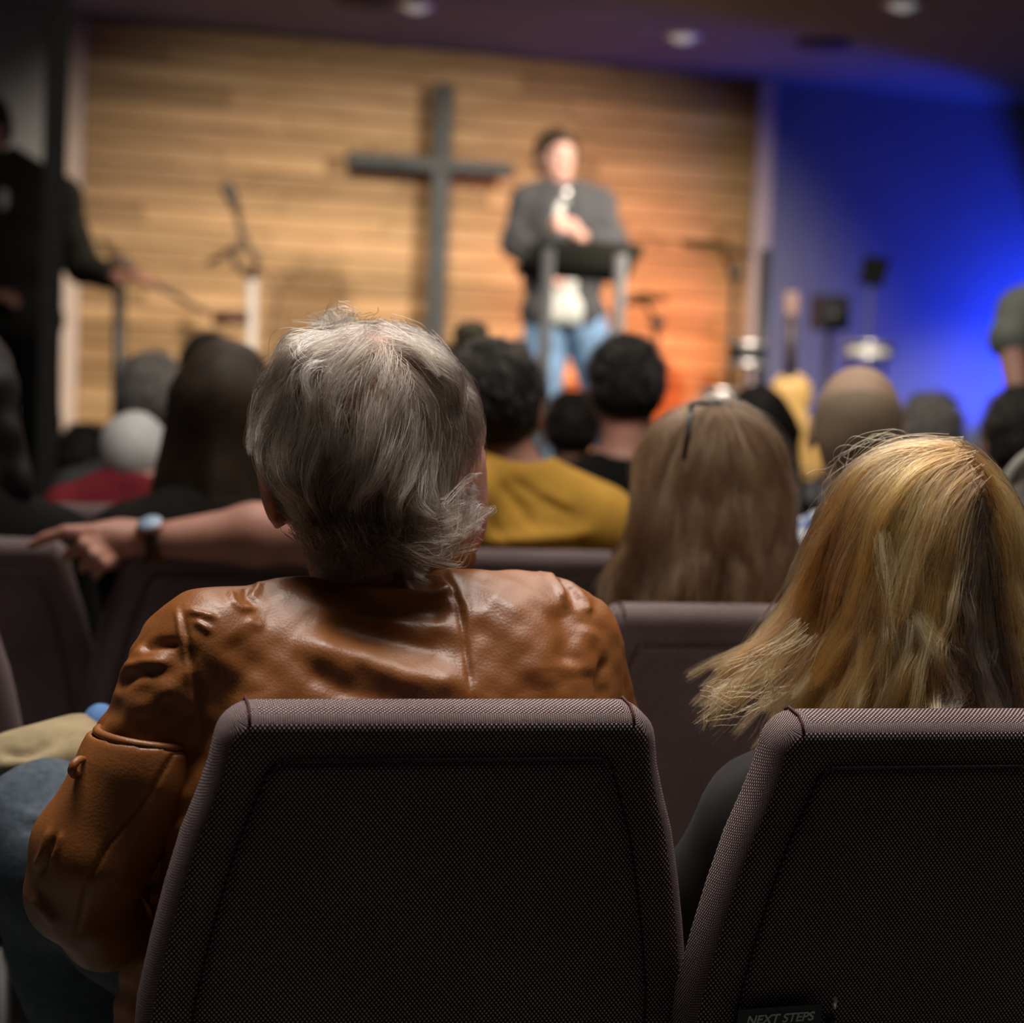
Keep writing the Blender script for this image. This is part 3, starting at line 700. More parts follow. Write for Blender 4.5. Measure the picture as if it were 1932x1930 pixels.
ja += plus([cap(hj(402, 1228, 1.80), .060, hj(352, 1305, 1.80), .061), cap(hj(352, 1305, 1.80), .061, hj(290, 1400, 1.80), .054), cap(hj(318, 1202, 1.82), .026, hj(372, 1180, 1.83), .032)], .018)
ja += plus([cap(hj(285, 1395, 1.80), .052, hj(215, 1530, 1.80), .046)], .006)                      # the sleeve goes on inside its turned-over fold
ja += plus([cap(hj(1085, 1215, 1.93), .050, hj(1108, 1400, 1.97), .058), cap(hj(1108, 1400, 1.97), .058, hj(1100, 1520, 2.0), .052), cap(hj(1100, 1520, 2.0), .052, hj(1000, 1610, 2.22), .042), cap(hj(370, 1480, 1.93), .075, hj(325, 1900, 1.95), .060)], .02)
ja += [('-', ell(hj(700, 1085, 1.93), (.078, .085, .05)), .02)]
strokes = [
    ([(828, 1066), (848, 1105), (866, 1140), (876, 1200), (885, 1260), (893, 1345)], -.0035, 5.5), ([(842, 1066), (862, 1104), (880, 1140), (890, 1200)], .002, 7),
    ([(600, 1082), (650, 1100), (700, 1112), (760, 1121), (815, 1124), (846, 1112), (838, 1086)], .0060, 8), ([(680, 1085), (730, 1092), (790, 1096), (830, 1094)], -.007, 13), ([(640, 1128), (720, 1146), (800, 1150), (850, 1160)], -.007, 18),
    ([(600, 1165), (680, 1190), (770, 1205), (860, 1222)], -.008, 26), ([(555, 1205), (630, 1236), (720, 1262), (820, 1288), (880, 1300)], .009, 30), ([(560, 1260), (650, 1300), (760, 1325)], -.004, 24),
    ([(433, 1112), (440, 1136), (456, 1150), (482, 1150)], .0042, 6), ([(462, 1108), (466, 1128), (488, 1146)], -.003, 7), ([(492, 1096), (484, 1116), (470, 1128)], .003, 6), ([(352, 1152), (384, 1160), (408, 1166)], .004, 6), ([(366, 1172), (384, 1182), (398, 1192)], .0035, 6), ([(470, 1165), (480, 1178), (500, 1180)], .002, 9),
    ([(341, 1146), (351, 1200), (364, 1260), (376, 1345), (384, 1400)], -.004, 5.5), ([(334, 1146), (343, 1200), (356, 1260)], .003, 6),
    ([(262, 1222), (300, 1214), (340, 1216)], -.007, 9), ([(205, 1300), (250, 1275), (300, 1268)], -.005, 12), ([(232, 1262), (270, 1250), (320, 1250)], .004, 10),
    ([(1000, 1074), (1036, 1084), (1056, 1108), (1068, 1138)], .004, 7), ([(1050, 1082), (1078, 1112), (1092, 1148)], -.005, 7), ([(1084, 1112), (1106, 1136), (1112, 1158)], .004, 7), ([(1060, 1140), (1072, 1200), (1066, 1260)], -.005, 22),
    ([(1112, 1180), (1096, 1230), (1100, 1280)], .005, 26), ([(1140, 1240), (1132, 1290), (1140, 1345)], -.007, 9), ([(900, 1110), (960, 1160), (1010, 1230), (1020, 1300)], .006, 45), ([(700, 1270), (800, 1240), (900, 1240)], -.003, 40), ([(430, 1200), (470, 1260), (480, 1330)], -.004, 40), ([(400, 1230), (520, 1330)], .003, 30)]
_dj = sculpt(strokes); _wr = wrinkle(12, 55, .010, 8); _wr2 = wrinkle(5, 170, .003, 8, (1, 1, 1.6))
def jacket_disp(V, Q):
    N = normals(V, Q)
    px, py, d = proj(V); sleeve = np.clip((395 - px) / 40, 0, 1) * np.clip((py - 1190) / 40, 0, 1)
    return _dj(V + N * ((_wr(*V.T) * .6 + _wr2(*V.T)) * (.55 + sleeve))[:, None], Q)
jk = blob('jacket', ja, .0030, M_LEATHER, hero, 4, jacket_disp)
# collar band standing at the right of the neck
co = plus([cap(hj(735, 1074, 1.86), .012, hj(790, 1062, 1.865), .013), cap(hj(790, 1062, 1.865), .013, hj(850, 1058, 1.90), .013), cap(hj(850, 1058, 1.90), .013, hj(880, 1052, 1.96), .012)], .008) + plus([cap(hj(748, 1054, 1.875), .009, hj(800, 1040, 1.88), .010), cap(hj(800, 1040, 1.88), .010, hj(862, 1040, 1.92), .010)], .018)
blob('collar', co, .005, M_LEATHER, hero, 2)
# the turned-over lower sleeve with its rim, running to the elbow
lp = [hj(284, 1392, 1.785), hj(262, 1450, 1.785), hj(228, 1520, 1.785), hj(178, 1600, 1.785), hj(150, 1680, 1.80), hj(200, 1745, 1.86), hj(330, 1770, 2.02)]
lr = [.0555, .0585, .0565, .0590, .0500, .042, .036]
sl_ops = plus(chain(lp, lr), .012) + [('-', cap(hj(300, 1350, 1.785), .051, hj(228, 1520, 1.785), .047), .003), ('i', half(np.cross(hj(282, 1407, 1.732) - hj(180, 1374, 1.785), hj(382, 1401, 1.80) - hj(180, 1374, 1.785)) * (1 if np.cross(hj(282, 1407, 1.732) - hj(180, 1374, 1.785), hj(382, 1401, 1.80) - hj(180, 1374, 1.785))[2] > 0 else -1), hj(180, 1376, 1.785)), .003)]
ls = [([(385, 1412), (330, 1420), (280, 1500), (205, 1590), (168, 1660), (145, 1760)], -.0035, 4), ([(178, 1376), (230, 1392), (290, 1404), (345, 1408), (384, 1396)], .0035, 7), ([(95, 1560), (80, 1610), (66, 1640)], .004, 6), ([(105, 1575), (88, 1620), (76, 1655)], -.004, 6), ([(118, 1570), (96, 1630)], .003, 6), ([(60, 1690), (110, 1745)], .004, 12), ([(300, 1500), (240, 1600), (215, 1680)], .004, 26)]
_ds = sculpt(ls)
slf = blob('lower_sleeve', sl_ops, .0030, M_LEATHER, hero, 7, lambda V, Q: _ds(V + normals(V, Q) * (_wr(*V.T) * .5)[:, None], Q))
tube('sleeve_rim', [P(281 + 98 * math.cos(a), 1390 + 12 * math.cos(a) - 17 * math.sin(a), 1.787 + .053 * math.sin(a) + .012 * math.cos(a)) for a in np.linspace(0, 2 * math.pi, 33)], .0044, M_LEATHER, hero, 8)
bm = bmesh.new(); bm_tube(bm, [P(150 + 13 * math.cos(a) - 5 * math.sin(a), 1447 + 15 * math.sin(a), 1.742 + .014 * math.cos(a)) - org(hero) for a in np.linspace(.0, 5.4, 14)], [.0022, .003, .0035, .004, .0042, .0045, .0045, .0045, .0045, .0042, .004, .0035, .003, .0022], 8); link('sleeve_loop', bm_done(bm), M_LEATHER, hero)
tr = plus([inflate(p, .016) for q in 'LR' for p in leg_prims(HJ, q, 1.08)], .03) + [('w', wrinkle(31, 60, .008))]
blob('trousers', tr, .009, M_DENIM, hero, 1, sculpt([([(30, 1530), (60, 1540), (98, 1548)], .004, 8), ([(40, 1560), (95, 1562)], -.004, 8)]))
for q in 'LR': blob('shoe', plus([inflate(p, .014) for p in foot_prims(HJ, q)], .01) + [('i', half((0, 0, -1), HJ['toe' + q] + (0, 0, -.043)), .004)], .01, M_METAL_B, hero)
# hair
hm = HH.hair_ops(-.0015, nape=-.085, n=(0, .55, -.83), seed=5, amp=.002, freq=120)
blob('hair', hm, .006, mat('grey_hair_mass', (0.07, 0.058, 0.046), 0.8), hero, label='thick wavy grey-brown hair')
def scalp_hair(hd, n, per, L, seed, crown=(.02, -.35, .93), K=13, lift=(.003, .018), cl=.0045, tip=.0018, flick=0.0, wav=.30, cut=-.088, front=.055, ear=False):
    g = np.random.default_rng(seed); r = np.array((.079, .099, .096)); c0 = np.array((0, -.013, .022)); crown = np.array(crown) / np.linalg.norm(crown)
    d = g.normal(size=(n * 4, 3)); d /= np.linalg.norm(d, axis=1)[:, None]; p = c0 + d * r
    if ear: d = d[~((p[:, 0] < -.058) & (p[:, 2] < .004))]; p = c0 + d * r
    k = (p[:, 2] > -.066 + np.clip(p[:, 1], 0, 1) * 1.2) & ((p[:, 1] < front) | (p[:, 2] > .07)); p = p[k][:n]; n = len(p)
    down = hd.R.T @ np.array((0, 0, -1.)); lf = lift[0] + (lift[1] - lift[0]) * g.random(n); ln = L * (.6 + .7 * g.random(n))
    D = g.normal(size=(7, 3)) * 38; ph = g.random((3, 7)) * 6.28
    def curl(q): return np.stack([np.sin(q @ D.T + ph[i]).sum(1) for i in range(3)], 1) / 7 ** .5
    pts = [p.copy()]; dv = None
    rnd = g.normal(size=(n, 3)) * .22
    for s in range(K - 1):
        u = (p - c0) / r; nn = u / r; nn /= np.linalg.norm(nn, axis=1)[:, None]; un = u / np.linalg.norm(u, axis=1)[:, None]
        aw = un - crown; aw -= nn * (aw * nn).sum(1)[:, None]; aw /= np.linalg.norm(aw, axis=1)[:, None] + 1e-6
        sw = np.cross(nn, aw); gt = down - nn * (nn @ down)[:, None]
        near = np.exp(-((un - crown) ** 2).sum(1) / .35)[:, None]
        tgt = aw * (.5 + .5 * near) + sw * .35 * near + gt * .75 + curl(p) * wav + rnd
        lev = np.linalg.norm((p - c0) / (r + lf[:, None]), axis=1); tgt -= nn * (np.clip(lev - 1.0, 0, .25) * 6.0 * (1 - .5 * s / K))[:, None]
        if flick:
            m = np.clip((p[:, 0] - .02) / .04, 0, 1) * np.clip((.0 - p[:, 2]) / .04, 0, 1) * (s / K); tgt += m[:, None] * np.array((1.4, -.15, .30)) * flick
            tgt += (np.clip((-.035 - p[:, 2]) / .04, 0, 1) * (s / K))[:, None] * np.array((.25, -.5, .0)) * flick
        tgt /= np.linalg.norm(tgt, axis=1)[:, None] + 1e-6
        dv = tgt + nn * .22 if dv is None else .62 * dv + .38 * tgt
        dv /= np.linalg.norm(dv, axis=1)[:, None]; p = p + dv * (ln / (K - 1))[:, None]
        rr = r + (lf * min(1, (s + 1) / 4))[:, None] * 1.0; u = (p - c0) / rr; kk = np.linalg.norm(u, axis=1); m = kk < 1
        p = np.where(m[:, None], c0 + (p - c0) / np.maximum(kk, .3)[:, None], p); pts.append(p.copy())
    C = np.stack(pts, 1); S = np.linspace(0, 1, K)
    ax_ = np.abs(C[..., 0]); C[..., 0] = np.sign(C[..., 0]) * np.where(ax_ > .080, .080 + .010 * np.tanh((ax_ - .080) / .010), ax_)
    C[..., 2] = np.where(C[..., 2] > .114, .114 + .008 * np.tanh((C[..., 2] - .114) / .008), C[..., 2])
    prof = cl * (1 - S) + tip * S
    off = g.normal(size=(n, per, 1, 3)) * prof[None, None, :, None]
    Xx = (C[:, None] + off).reshape(-1, K, 3) + smooth_noise(g, n * per, K, 6) * .0007 * (S[None, :, None] + .2)
    W = hd.c + (Xx * hd.k) @ hd.R.T
    return W, np.repeat(np.arange(n), per), g
def tints(cid, g, stops, jit=.25, wts=None):
    stops = np.array(stops); n = cid.max() + 1; k = g.choice(len(stops), n, p=wts); a = stops[k][cid]
    m = g.choice(len(stops), len(cid), p=wts); a = np.where((g.random(len(cid)) < .35)[:, None], stops[m], a)
    return np.clip(a * (1 + jit * g.normal(size=(len(cid), 1))), .004, .95)
W, cid, g = scalp_hair(HH, 900, 38, .074, 3, lift=(.000, .008), cl=.0062, tip=.0013, wav=.62, flick=.6, ear=True)
GREY = [(.028, .020, .014), (.075, .056, .041), (.17, .132, .10), (.31, .257, .208), (.60, .54, .47)]
TK = np.linspace(1, .35, 13)
hair_curves('hair_strands', W, .00027 * TK, tints(cid, g, GREY, .2, (.22, .30, .27, .14, .07)), hero)
# wind-blown tufts on top, wisps over the right cheek and nape
tuft = [[P(640 + i * 9, 640, 1.91), P(612 + i * 8, 612 - (i % 3) * 3, 1.90), P(590 + i * 13, 603 - (i % 2) * 6, 1.90), P(600 + i * 16, 606 + (i % 4) * 5, 1.89)] for i in range(7)]
X, u, cid, g = sheet_hair(tuft, 40, 6, 10, .004, 8, .008, .0015, (-.008, .008), shorten=.4); hair_curves('top_tuft', X, .00026 * np.linspace(1, .3, 10), tints(cid, g, GREY[1:4], .2), hero)
wisp = [[P(770 - i * 14, 930 + i * 34, 1.80), P(812 - i * 10, 968 + i * 28, 1.795), P(856 - i * 8, 972 + i * 24, 1.81), P(892 - i * 9, 938 + i * 24, 1.835), P(909 - i * 10, 896 + i * 26, 1.86)] for i in range(4)]
X, u, cid, g = sheet_hair(wisp, 26, 15, 12, .0050, 9, .013, .0016, (-.006, .014), shorten=.4); hair_curves('side_wisps', X, .00026 * np.linspace(1, .3, 12), tints(cid, g, GREY[:4], .2), hero)
beard = [[P(868 + i * 6, 905 + i * 26, 1.90), P(884 + i * 4, 918 + i * 27, 1.895), P(897 + i * 1, 940 + i * 26, 1.90)] for i in range(4)]
X, u, cid, g = sheet_hair(beard, 60, 9, 8, .004, 19, .004, .003, (-.006, .006), shorten=.4); hair_curves('sideburn', X, .00026 * np.linspace(1, .3, 8), tints(cid, g, GREY[2:], .2), hero)
nape = [[P(555 + i * 22, 985 + (i % 3) * 8, 1.80), P(590 + i * 19, 1030 + (i % 2) * 9, 1.81), P(615 + i * 17, 1068 - max(0, i - 5) * 9, 1.825), P(622 + i * 15, 1092 - max(0, i - 4) * 13, 1.84)] for i in range(11)]
X, u, cid, g = sheet_hair(nape, 150, 14, 10, .006, 10, .008, .003, (-.006, .014), shorten=.4); hair_curves('nape_hair', X, .0003 * np.linspace(1, .3, 10), tints(cid, g, GREY[:3], .2), hero)

# ================================================================== long-haired women of the first two rows
def colour_u(u, cid, g, bands, jit=.2):
    """bands: list of (u, [(colour, weight)...]) blended along the parting"""
    n = cid.max() + 1; uu = np.zeros(n); uu[cid] = u; out = np.zeros((n, 3)); us = [b[0] for b in bands]
    for i in range(n):
        k = int(np.clip(np.searchsorted(us, uu[i] + .03 * g.normal()) , 0, len(bands) - 1)); cs = bands[k][1]; w = np.array([c[1] for c in cs], float); out[i] = cs[g.choice(len(cs), p=w / w.sum())][0]
    t = out[cid]; mix = out[g.integers(0, n, len(cid))]; near = g.random(len(cid)) < .12; t = np.where(near[:, None], mix, t)
    return np.clip(t * (1 + jit * g.normal(size=(len(cid), 1))), .004, .95)
def dome(cx, cy, rx, d0, bulge, floor_d):
    def f(px, py):
        q = 1 - ((px - cx) / rx) ** 2 - (min(py - cy, 0) / (rx * 1.05)) ** 2
        return max(floor_d, d0 - bulge * math.sqrt(max(q, 0)))
    return f
blw = P(1755, 1500, 1.98); BL = thing('person', (blw[0], blw[1], 0), 'person with long streaky blonde hair, darker at the parting, seated at the right', 'person')
HB = Head(P(1748, 1062, 1.945), rot(R(6), R(4), R(3)), 1.04)
BJ = joints(HB.c, sw=.165, yaw=YAW * .6); blob('body', body_ops(HB, BJ, .95, .9), .010, M_SKIN, BL); dress(BL, BJ, mat('black_knit', (0.018, 0.017, 0.018), 0.9), M_BLACK, .95, .92, seed=41)
dB = dome(1745, 985, 190, 1.93, .115, 1.80)
GB = [[(1795, 838), (1740, 826), (1680, 832), (1630, 864), (1590, 915), (1562, 985), (1540, 1060), (1505, 1130), (1440, 1210), (1370, 1270), (1312, 1322)],
      [(1800, 842), (1730, 842), (1670, 870), (1625, 930), (1595, 1010), (1572, 1090), (1540, 1160), (1490, 1230), (1425, 1290), (1350, 1350)],
      [(1806, 850), (1740, 858), (1690, 900), (1650, 970), (1622, 1060), (1600, 1140), (1570, 1210), (1530, 1290), (1470, 1380)],
      [(1812, 860), (1760, 875), (1715, 925), (1680, 1010), (1660, 1100), (1640, 1180), (1600, 1260), (1555, 1330), (1530, 1410)],
      [(1820, 872), (1775, 895), (1742, 960), (1715, 1040), (1695, 1130), (1672, 1220), (1640, 1300), (1610, 1410)],
      [(1826, 888), (1795, 915), (1770, 980), (1748, 1070), (1730, 1160), (1712, 1250), (1690, 1330), (1680, 1420)],
      [(1832, 905), (1812, 940), (1795, 1010), (1780, 1100), (1765, 1190), (1755, 1260), (1770, 1340), (1750, 1420)],
      [(1838, 930), (1826, 980), (1815, 1050), (1805, 1140), (1800, 1230), (1815, 1310), (1830, 1410)],
      [(1842, 960), (1838, 1040), (1835, 1130), (1840, 1220), (1860, 1310), (1870, 1410)],
      [(1840, 940), (1856, 1030), (1865, 1130), (1875, 1230), (1890, 1320), (1900, 1420)],
      [(1836, 912), (1862, 970), (1880, 1060), (1892, 1160), (1902, 1260), (1915, 1350), (1920, 1420)],
      [(1826, 880), (1864, 930), (1890, 1010), (1905, 1100), (1918, 1200), (1930, 1300), (1940, 1420)],
      [(1814, 852), (1855, 885), (1890, 950), (1912, 1040), (1928, 1140), (1945, 1240), (1960, 1380)],
      [(1803, 840), (1850, 872), (1895, 935), (1925, 1030), (1950, 1130), (1975, 1250), (1990, 1380)]]
GB = [[(a, b + 15 * min(max((1000 - b) / 150, 0), 1)) for a, b in q] for q in GB]
WB = [[P(a, b, dB(a, b)) for a, b in q] for q in GB]
def hair_mass(name, guides, r0, r1, back, col, root, h=.010, extra=(), trim=0):
    o = []
    for gi, q in enumerate(guides):
        q = resample(q, 9); q = resample(q[:6], 9) if gi < trim else q; v = q - CAM; v /= np.linalg.norm(v, axis=1)[:, None]; q = q + v * back
        o += plus(chain(list(q), list(np.linspace(r0, r1, 9))), .012)
    return blob(name, o + list(extra), h, col, root, 2)
hair_mass('hair', WB, .014, .020, .030, mat('blonde_hair_mass', (0.10, 0.065, 0.033), 0.8), BL, trim=3, extra=[('+', HB.e((0, -.012, .022), (.080, .099, .097)), .01)])
B1, B2, B3, B4, B5 = (.78, .365, .13), (.62, .25, .065), (.20, .088, .030), (.90, .55, .27), (.040, .029, .023)
X, u, cid, g = sheet_hair(WB, 470, 44, 18, .0055, 21, .011, .0028, (-.016, .012), .0014, shorten=.10, thin=True)
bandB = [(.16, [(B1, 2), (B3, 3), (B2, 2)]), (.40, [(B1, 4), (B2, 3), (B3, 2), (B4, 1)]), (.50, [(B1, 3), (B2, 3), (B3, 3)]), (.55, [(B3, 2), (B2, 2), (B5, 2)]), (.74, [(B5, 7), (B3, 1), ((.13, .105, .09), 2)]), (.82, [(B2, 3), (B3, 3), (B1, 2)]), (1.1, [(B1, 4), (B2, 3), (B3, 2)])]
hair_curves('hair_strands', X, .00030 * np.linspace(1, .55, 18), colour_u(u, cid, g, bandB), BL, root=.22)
pale = [[(1660, 1010), (1664, 1060), (1672, 1110), (1680, 1160), (1683, 1230)], [(1668, 1010), (1674, 1060), (1682, 1110), (1690, 1170), (1700, 1240)]]
X, u, cid, g = sheet_hair([[P(a, b, dB(a, b) - .018) for a, b in q] for q in pale], 9, 16, 14, .0035, 22, .004, .003, (-.004, .004)); hair_curves('pale_lock', X, .00030 * np.linspace(1, .5, 14), colour_u(u, cid, g, [(2, [((.88, .68, .42), 2), ((.75, .50, .24), 2)])], .1), BL)
pale = [[(1722, 1160), (1752, 1220), (1786, 1272), (1800, 1312), (1782, 1338), (1730, 1352)], [(1738, 1160), (1768, 1215), (1802, 1266), (1815, 1312), (1796, 1345), (1740, 1362)]]
X, u, cid, g = sheet_hair([[P(a, b, dB(a, b) - .020) for a, b in q] for q in pale], 13, 18, 14, .0045, 23, .005, .004, (-.004, .004)); hair_curves('pale_lock', X, .00030 * np.linspace(1, .5, 14), colour_u(u, cid, g, [(2, [((.88, .68, .42), 2), ((.75, .50, .24), 2)])], .1), BL)
# loose flyaway hairs over the crown and at the far left ends
fly = [[(1760, 850), (1690, 818), (1630, 835), (1580, 890), (1556, 960)], [(1740, 845), (1670, 812), (1610, 840), (1566, 905), (1545, 990)]]
X, u, cid, g = sheet_hair([[P(a, b, 1.90) for a, b in q] for q in fly], 13, 1, 14, .004, 24, .014, .004, (-.02, .02)); hair_curves('flyaway_hairs', X, np.full(14, .00016), colour_u(u, cid, g, [(2, [(B2, 1), (B1, 1)])]), BL)
fly = [[(1500, 1170), (1420, 1240), (1350, 1300), (1300, 1345), (1290, 1380)], [(1520, 1200), (1450, 1280), (1390, 1330), (1340, 1360), (1310, 1372)], [(1560, 1200), (1500, 1300), (1450, 1340), (1420, 1372), (1400, 1385)]]
X, u, cid, g = sheet_hair([[P(a, b, 1.83) for a, b in q] for q in fly], 24, 4, 14, .004, 25, .007, .004, (-.01, .02), shorten=.4); hair_curves('flyaway_hairs', X, np.full(14, .00020), colour_u(u, cid, g, [(2, [(B3, 1), (B1, 2), (B2, 2)])]), BL)

glw = P(1350, 1500, 2.80); GL = thing('person', (glw[0], glw[1], 0), 'person with straight light-brown hair and dark glasses pushed up on her head', 'person')
HG = Head(P(1347, 922, 2.75), rot(R(10), R(3), 0), 1.03)
GJ = joints(HG.c, sw=.165, yaw=YAW); blob('body', body_ops(HG, GJ, .95, .9), .010, M_SKIN, GL); dress(GL, GJ, mat('brown_knit', (0.10, 0.065, 0.045), 0.9), M_BLACK, .95, .92, seed=42)
dG = dome(1347, 890, 150, 2.74, .115, 2.615)
GG = [[(1335, 762), (1280, 772), (1235, 805), (1214, 860), (1212, 930), (1214, 990), (1180, 1060), (1132, 1112), (1150, 1180), (1185, 1250)],
      [(1338, 765), (1295, 790), (1255, 840), (1240, 920), (1238, 1010), (1215, 1080), (1180, 1140), (1200, 1240)],
      [(1342, 768), (1310, 810), (1282, 880), (1275, 970), (1268, 1050), (1245, 1120), (1225, 1230)],
      [(1346, 770), (1330, 830), (1315, 910), (1310, 1000), (1305, 1080), (1285, 1150), (1270, 1230)],
      [(1350, 770), (1350, 850), (1350, 940), (1348, 1030), (1340, 1110), (1330, 1230)],
      [(1355, 770), (1375, 830), (1388, 920), (1390, 1010), (1388, 1100), (1385, 1230)],
      [(1360, 768), (1402, 810), (1425, 890), (1432, 980), (1432, 1070), (1435, 1230)],
      [(1365, 765), (1425, 795), (1455, 860), (1462, 950), (1462, 1050), (1470, 1140), (1478, 1230)],
      [(1368, 762), (1430, 780), (1470, 850), (1482, 940), (1480, 1030), (1492, 1110), (1505, 1210)]]
GG = [[(a, b + 15 * min(max((930 - b) / 150, 0), 1)) for a, b in q] for q in GG]
WG = [[P(a, b, dG(a, b)) for a, b in q] for q in GG]
hair_mass('hair', WG, .016, .022, .034, mat('brown_hair_mass', (0.045, 0.030, 0.020), 0.8), GL, extra=[('+', HG.e((0, -.012, .022), (.080, .099, .096)), .01)])
X, u, cid, g = sheet_hair(WG, 420, 30, 16, .007, 31, .013, .004, (-.012, .010), .0016, shorten=.12)
C1, C2, C3 = (.38, .20, .10), (.12, .06, .03), (.60, .36, .20)
hair_curves('hair_strands', X, .00042 * np.linspace(1, .6, 16), colour_u(u, cid, g, [(.25, [(C1, 3), (C3, 2), (C2, 2)]), (.8, [(C1, 3), (C2, 4), (C3, 1)]), (1.1, [(C1, 3), (C2, 3), (C3, 1)])]), GL)
gs = thing('eyeglasses', P(1340, 762, 2.69), 'dark-framed glasses pushed up on top of the light-brown-haired head', 'glasses')
M_FR = mat('black_plastic', (0.010, 0.009, 0.009), 0.3, spec=0.5); gR, gU = RGT, UPV
def gp(px, py, d): return P(px, py, d)
tube('brow_bar', [gp(1303, 765, 2.625), gp(1318, 760, 2.635), gp(1350, 760, 2.645), gp(1375, 766, 2.65), gp(1405, 777, 2.66)], .0040, M_FR, gs)
tube('temple', [gp(1305, 763, 2.625), gp(1301, 795, 2.605), gp(1296, 828, 2.592), gp(1290, 868, 2.588)], [.0042, .0042, .0040, .0034], M_FR, gs)
tube('temple', [gp(1405, 777, 2.66), gp(1428, 810, 2.69), gp(1444, 850, 2.685)], [.0036, .0032, .0026], M_FR, gs)
for cx in (1326, 1386):
    pts = [gp(cx + 24 * math.cos(a), 768 + (cx - 1326) * .18 + 4 + 6 * math.sin(a), 2.70 + .02 * math.sin(a)) for a in np.linspace(0, 2 * math.pi, 15)]
    rim = tube('rim', pts, .0022, M_FR, gs)
    bm = bmesh.new(); bm.faces.new([bm.verts.new(p - org(gs)) for p in pts[:-1]]); me = bm_done(bm); lens = link('lens', me, mat('tinted_lens', (0.03, 0.025, 0.02), 0.1), rim)

# ================================================================== man in the mustard shirt with his arm along the chairs
mw = P(945, 1500, 3.46); MU = thing('person', (mw[0], mw[1], 0), 'dark-haired person in a mustard yellow shirt stretching one bare arm along the chair tops', 'person')
HM = Head(P(936, 766, 3.46), rot(R(-4), R(2), R(-2)), 1.0)
MJ = joints(HM.c, sw=.205, yaw=YAW * .5)
MJ.update(nb=P(955, 905, 3.45), shR=P(1135, 1000, 3.46), elR=P(1165, 1230, 3.52), shL=P(795, 985, 3.30), elL=P(592, 1012, 3.12), wrL=P(296, 1022, 3.07), chest=P(955, 1080, 3.46))
mo = HM.ops(big_ear=1.1) + plus([cap(HM.p(0, -.018, -.06), .058, MJ['nb'], .066)], .03) + plus(torso_prims(MJ, .93), .035)
mo += plus([cap(MJ['shL'], .054, MJ['elL'], .045), cap(MJ['elL'], .046, P(480, 1008, 3.09), .050), cap(P(480, 1008, 3.09), .050, MJ['wrL'], .031)], .02)
mo += plus([ell(P(228, 1018, 3.06), (.046, .022, .034), rot(0, 0, R(-4))), cap(P(262, 1018, 3.060), .030, P(200, 1014, 3.035), .028)], .015)
fr = .0102
fing = [[(196, 1001), (126, 1003), (88, 1014), (58, 1029)], [(198, 1020), (155, 1028), (134, 1042), (124, 1054)], [(203, 1036), (176, 1048), (160, 1062), (154, 1074)], [(214, 1050), (194, 1064), (182, 1078), (180, 1088)]]
for i, f_ in enumerate(fing):
    dd = (2.955, 2.975, 2.98, 2.99)[i]; pts_ = [P(a, b, 3.04 if k == 0 else dd + .012 * (k - 1) * (i > 0)) for k, (a, b) in enumerate(f_)]
    mo += plus(chain(pts_, [.0135, .0112, .0098, .0082]), .005)
mo += plus(chain([P(252, 1044, 3.09), P(215, 1062, 3.10), P(188, 1066, 3.09)], [.015, .012, .009]), .006)
for q in 'LR': mo += plus(leg_prims(MJ, q, .95) + foot_prims(MJ, q, .9), .02)
mo += plus(arm_prims(MJ, 'R', .95) + hand_prims(MJ['wrR'], MJ['knR'] - MJ['wrR'], Z1, -X1), .008)
blob('body', mo, .0058, M_SKIN_R, MU)
M_MUST = mat('mustard_jersey', (0.50, 0.265, 0.030), 0.85, 0.12, 20)
Rm_ = rot(YAW * .5)
sh = plus([inflate(p, .016) for p in torso_prims(MJ, 1.0)], .04) + plus([cap(MJ['shR'], .066, MJ['shR'] * .45 + MJ['elR'] * .55, .064), cap(MJ['shL'], .066, MJ['shL'] * .5 + MJ['elL'] * .5, .064)], .03)
sh += plus([cap(P(1000, 905, 3.45), .040, P(1120, 985, 3.45), .060), cap(P(905, 905, 3.43), .040, P(800, 975, 3.34), .060)], .04)
sh += [('-', ell(MJ['nb'] + (0, .01, .06), (.078, .085, .055), Rm_), .012), ('w', wrinkle(77, 40, .006))]
blob('shirt', sh, .008, M_MUST, MU, 2, sculpt([([(940, 905), (985, 960), (1010, 1000)], -.007, 11), ([(960, 900), (1020, 940), (1090, 975)], -.006, 10), ([(905, 935), (930, 990), (960, 1030)], -.005, 10), ([(905, 1022), (980, 1020), (1080, 1012), (1120, 1000)], .008, 14), ([(900, 1040), (1000, 1040), (1090, 1030)], -.007, 9), ([(1010, 925), (1080, 962)], .005, 12)]))
tr = plus([inflate(p, .016) for q in 'LR' for p in leg_prims(MJ, q)], .03); blob('trousers', tr, .012, M_BLACK, MU)
for q in 'LR': blob('shoe', plus([inflate(p, .014) for p in foot_prims(MJ, q)], .01), .01, M_METAL_B, MU)
M_DKHAIR = mat('black_brown_hair', (0.010, 0.008, 0.006), 0.65, 0.3, 60, spec=0.2)
blob('hair', HM.hair_ops(.010, nape=-.105, n=(0, .45, -.9), seed=8, amp=.004), .006, M_DKHAIR, MU)
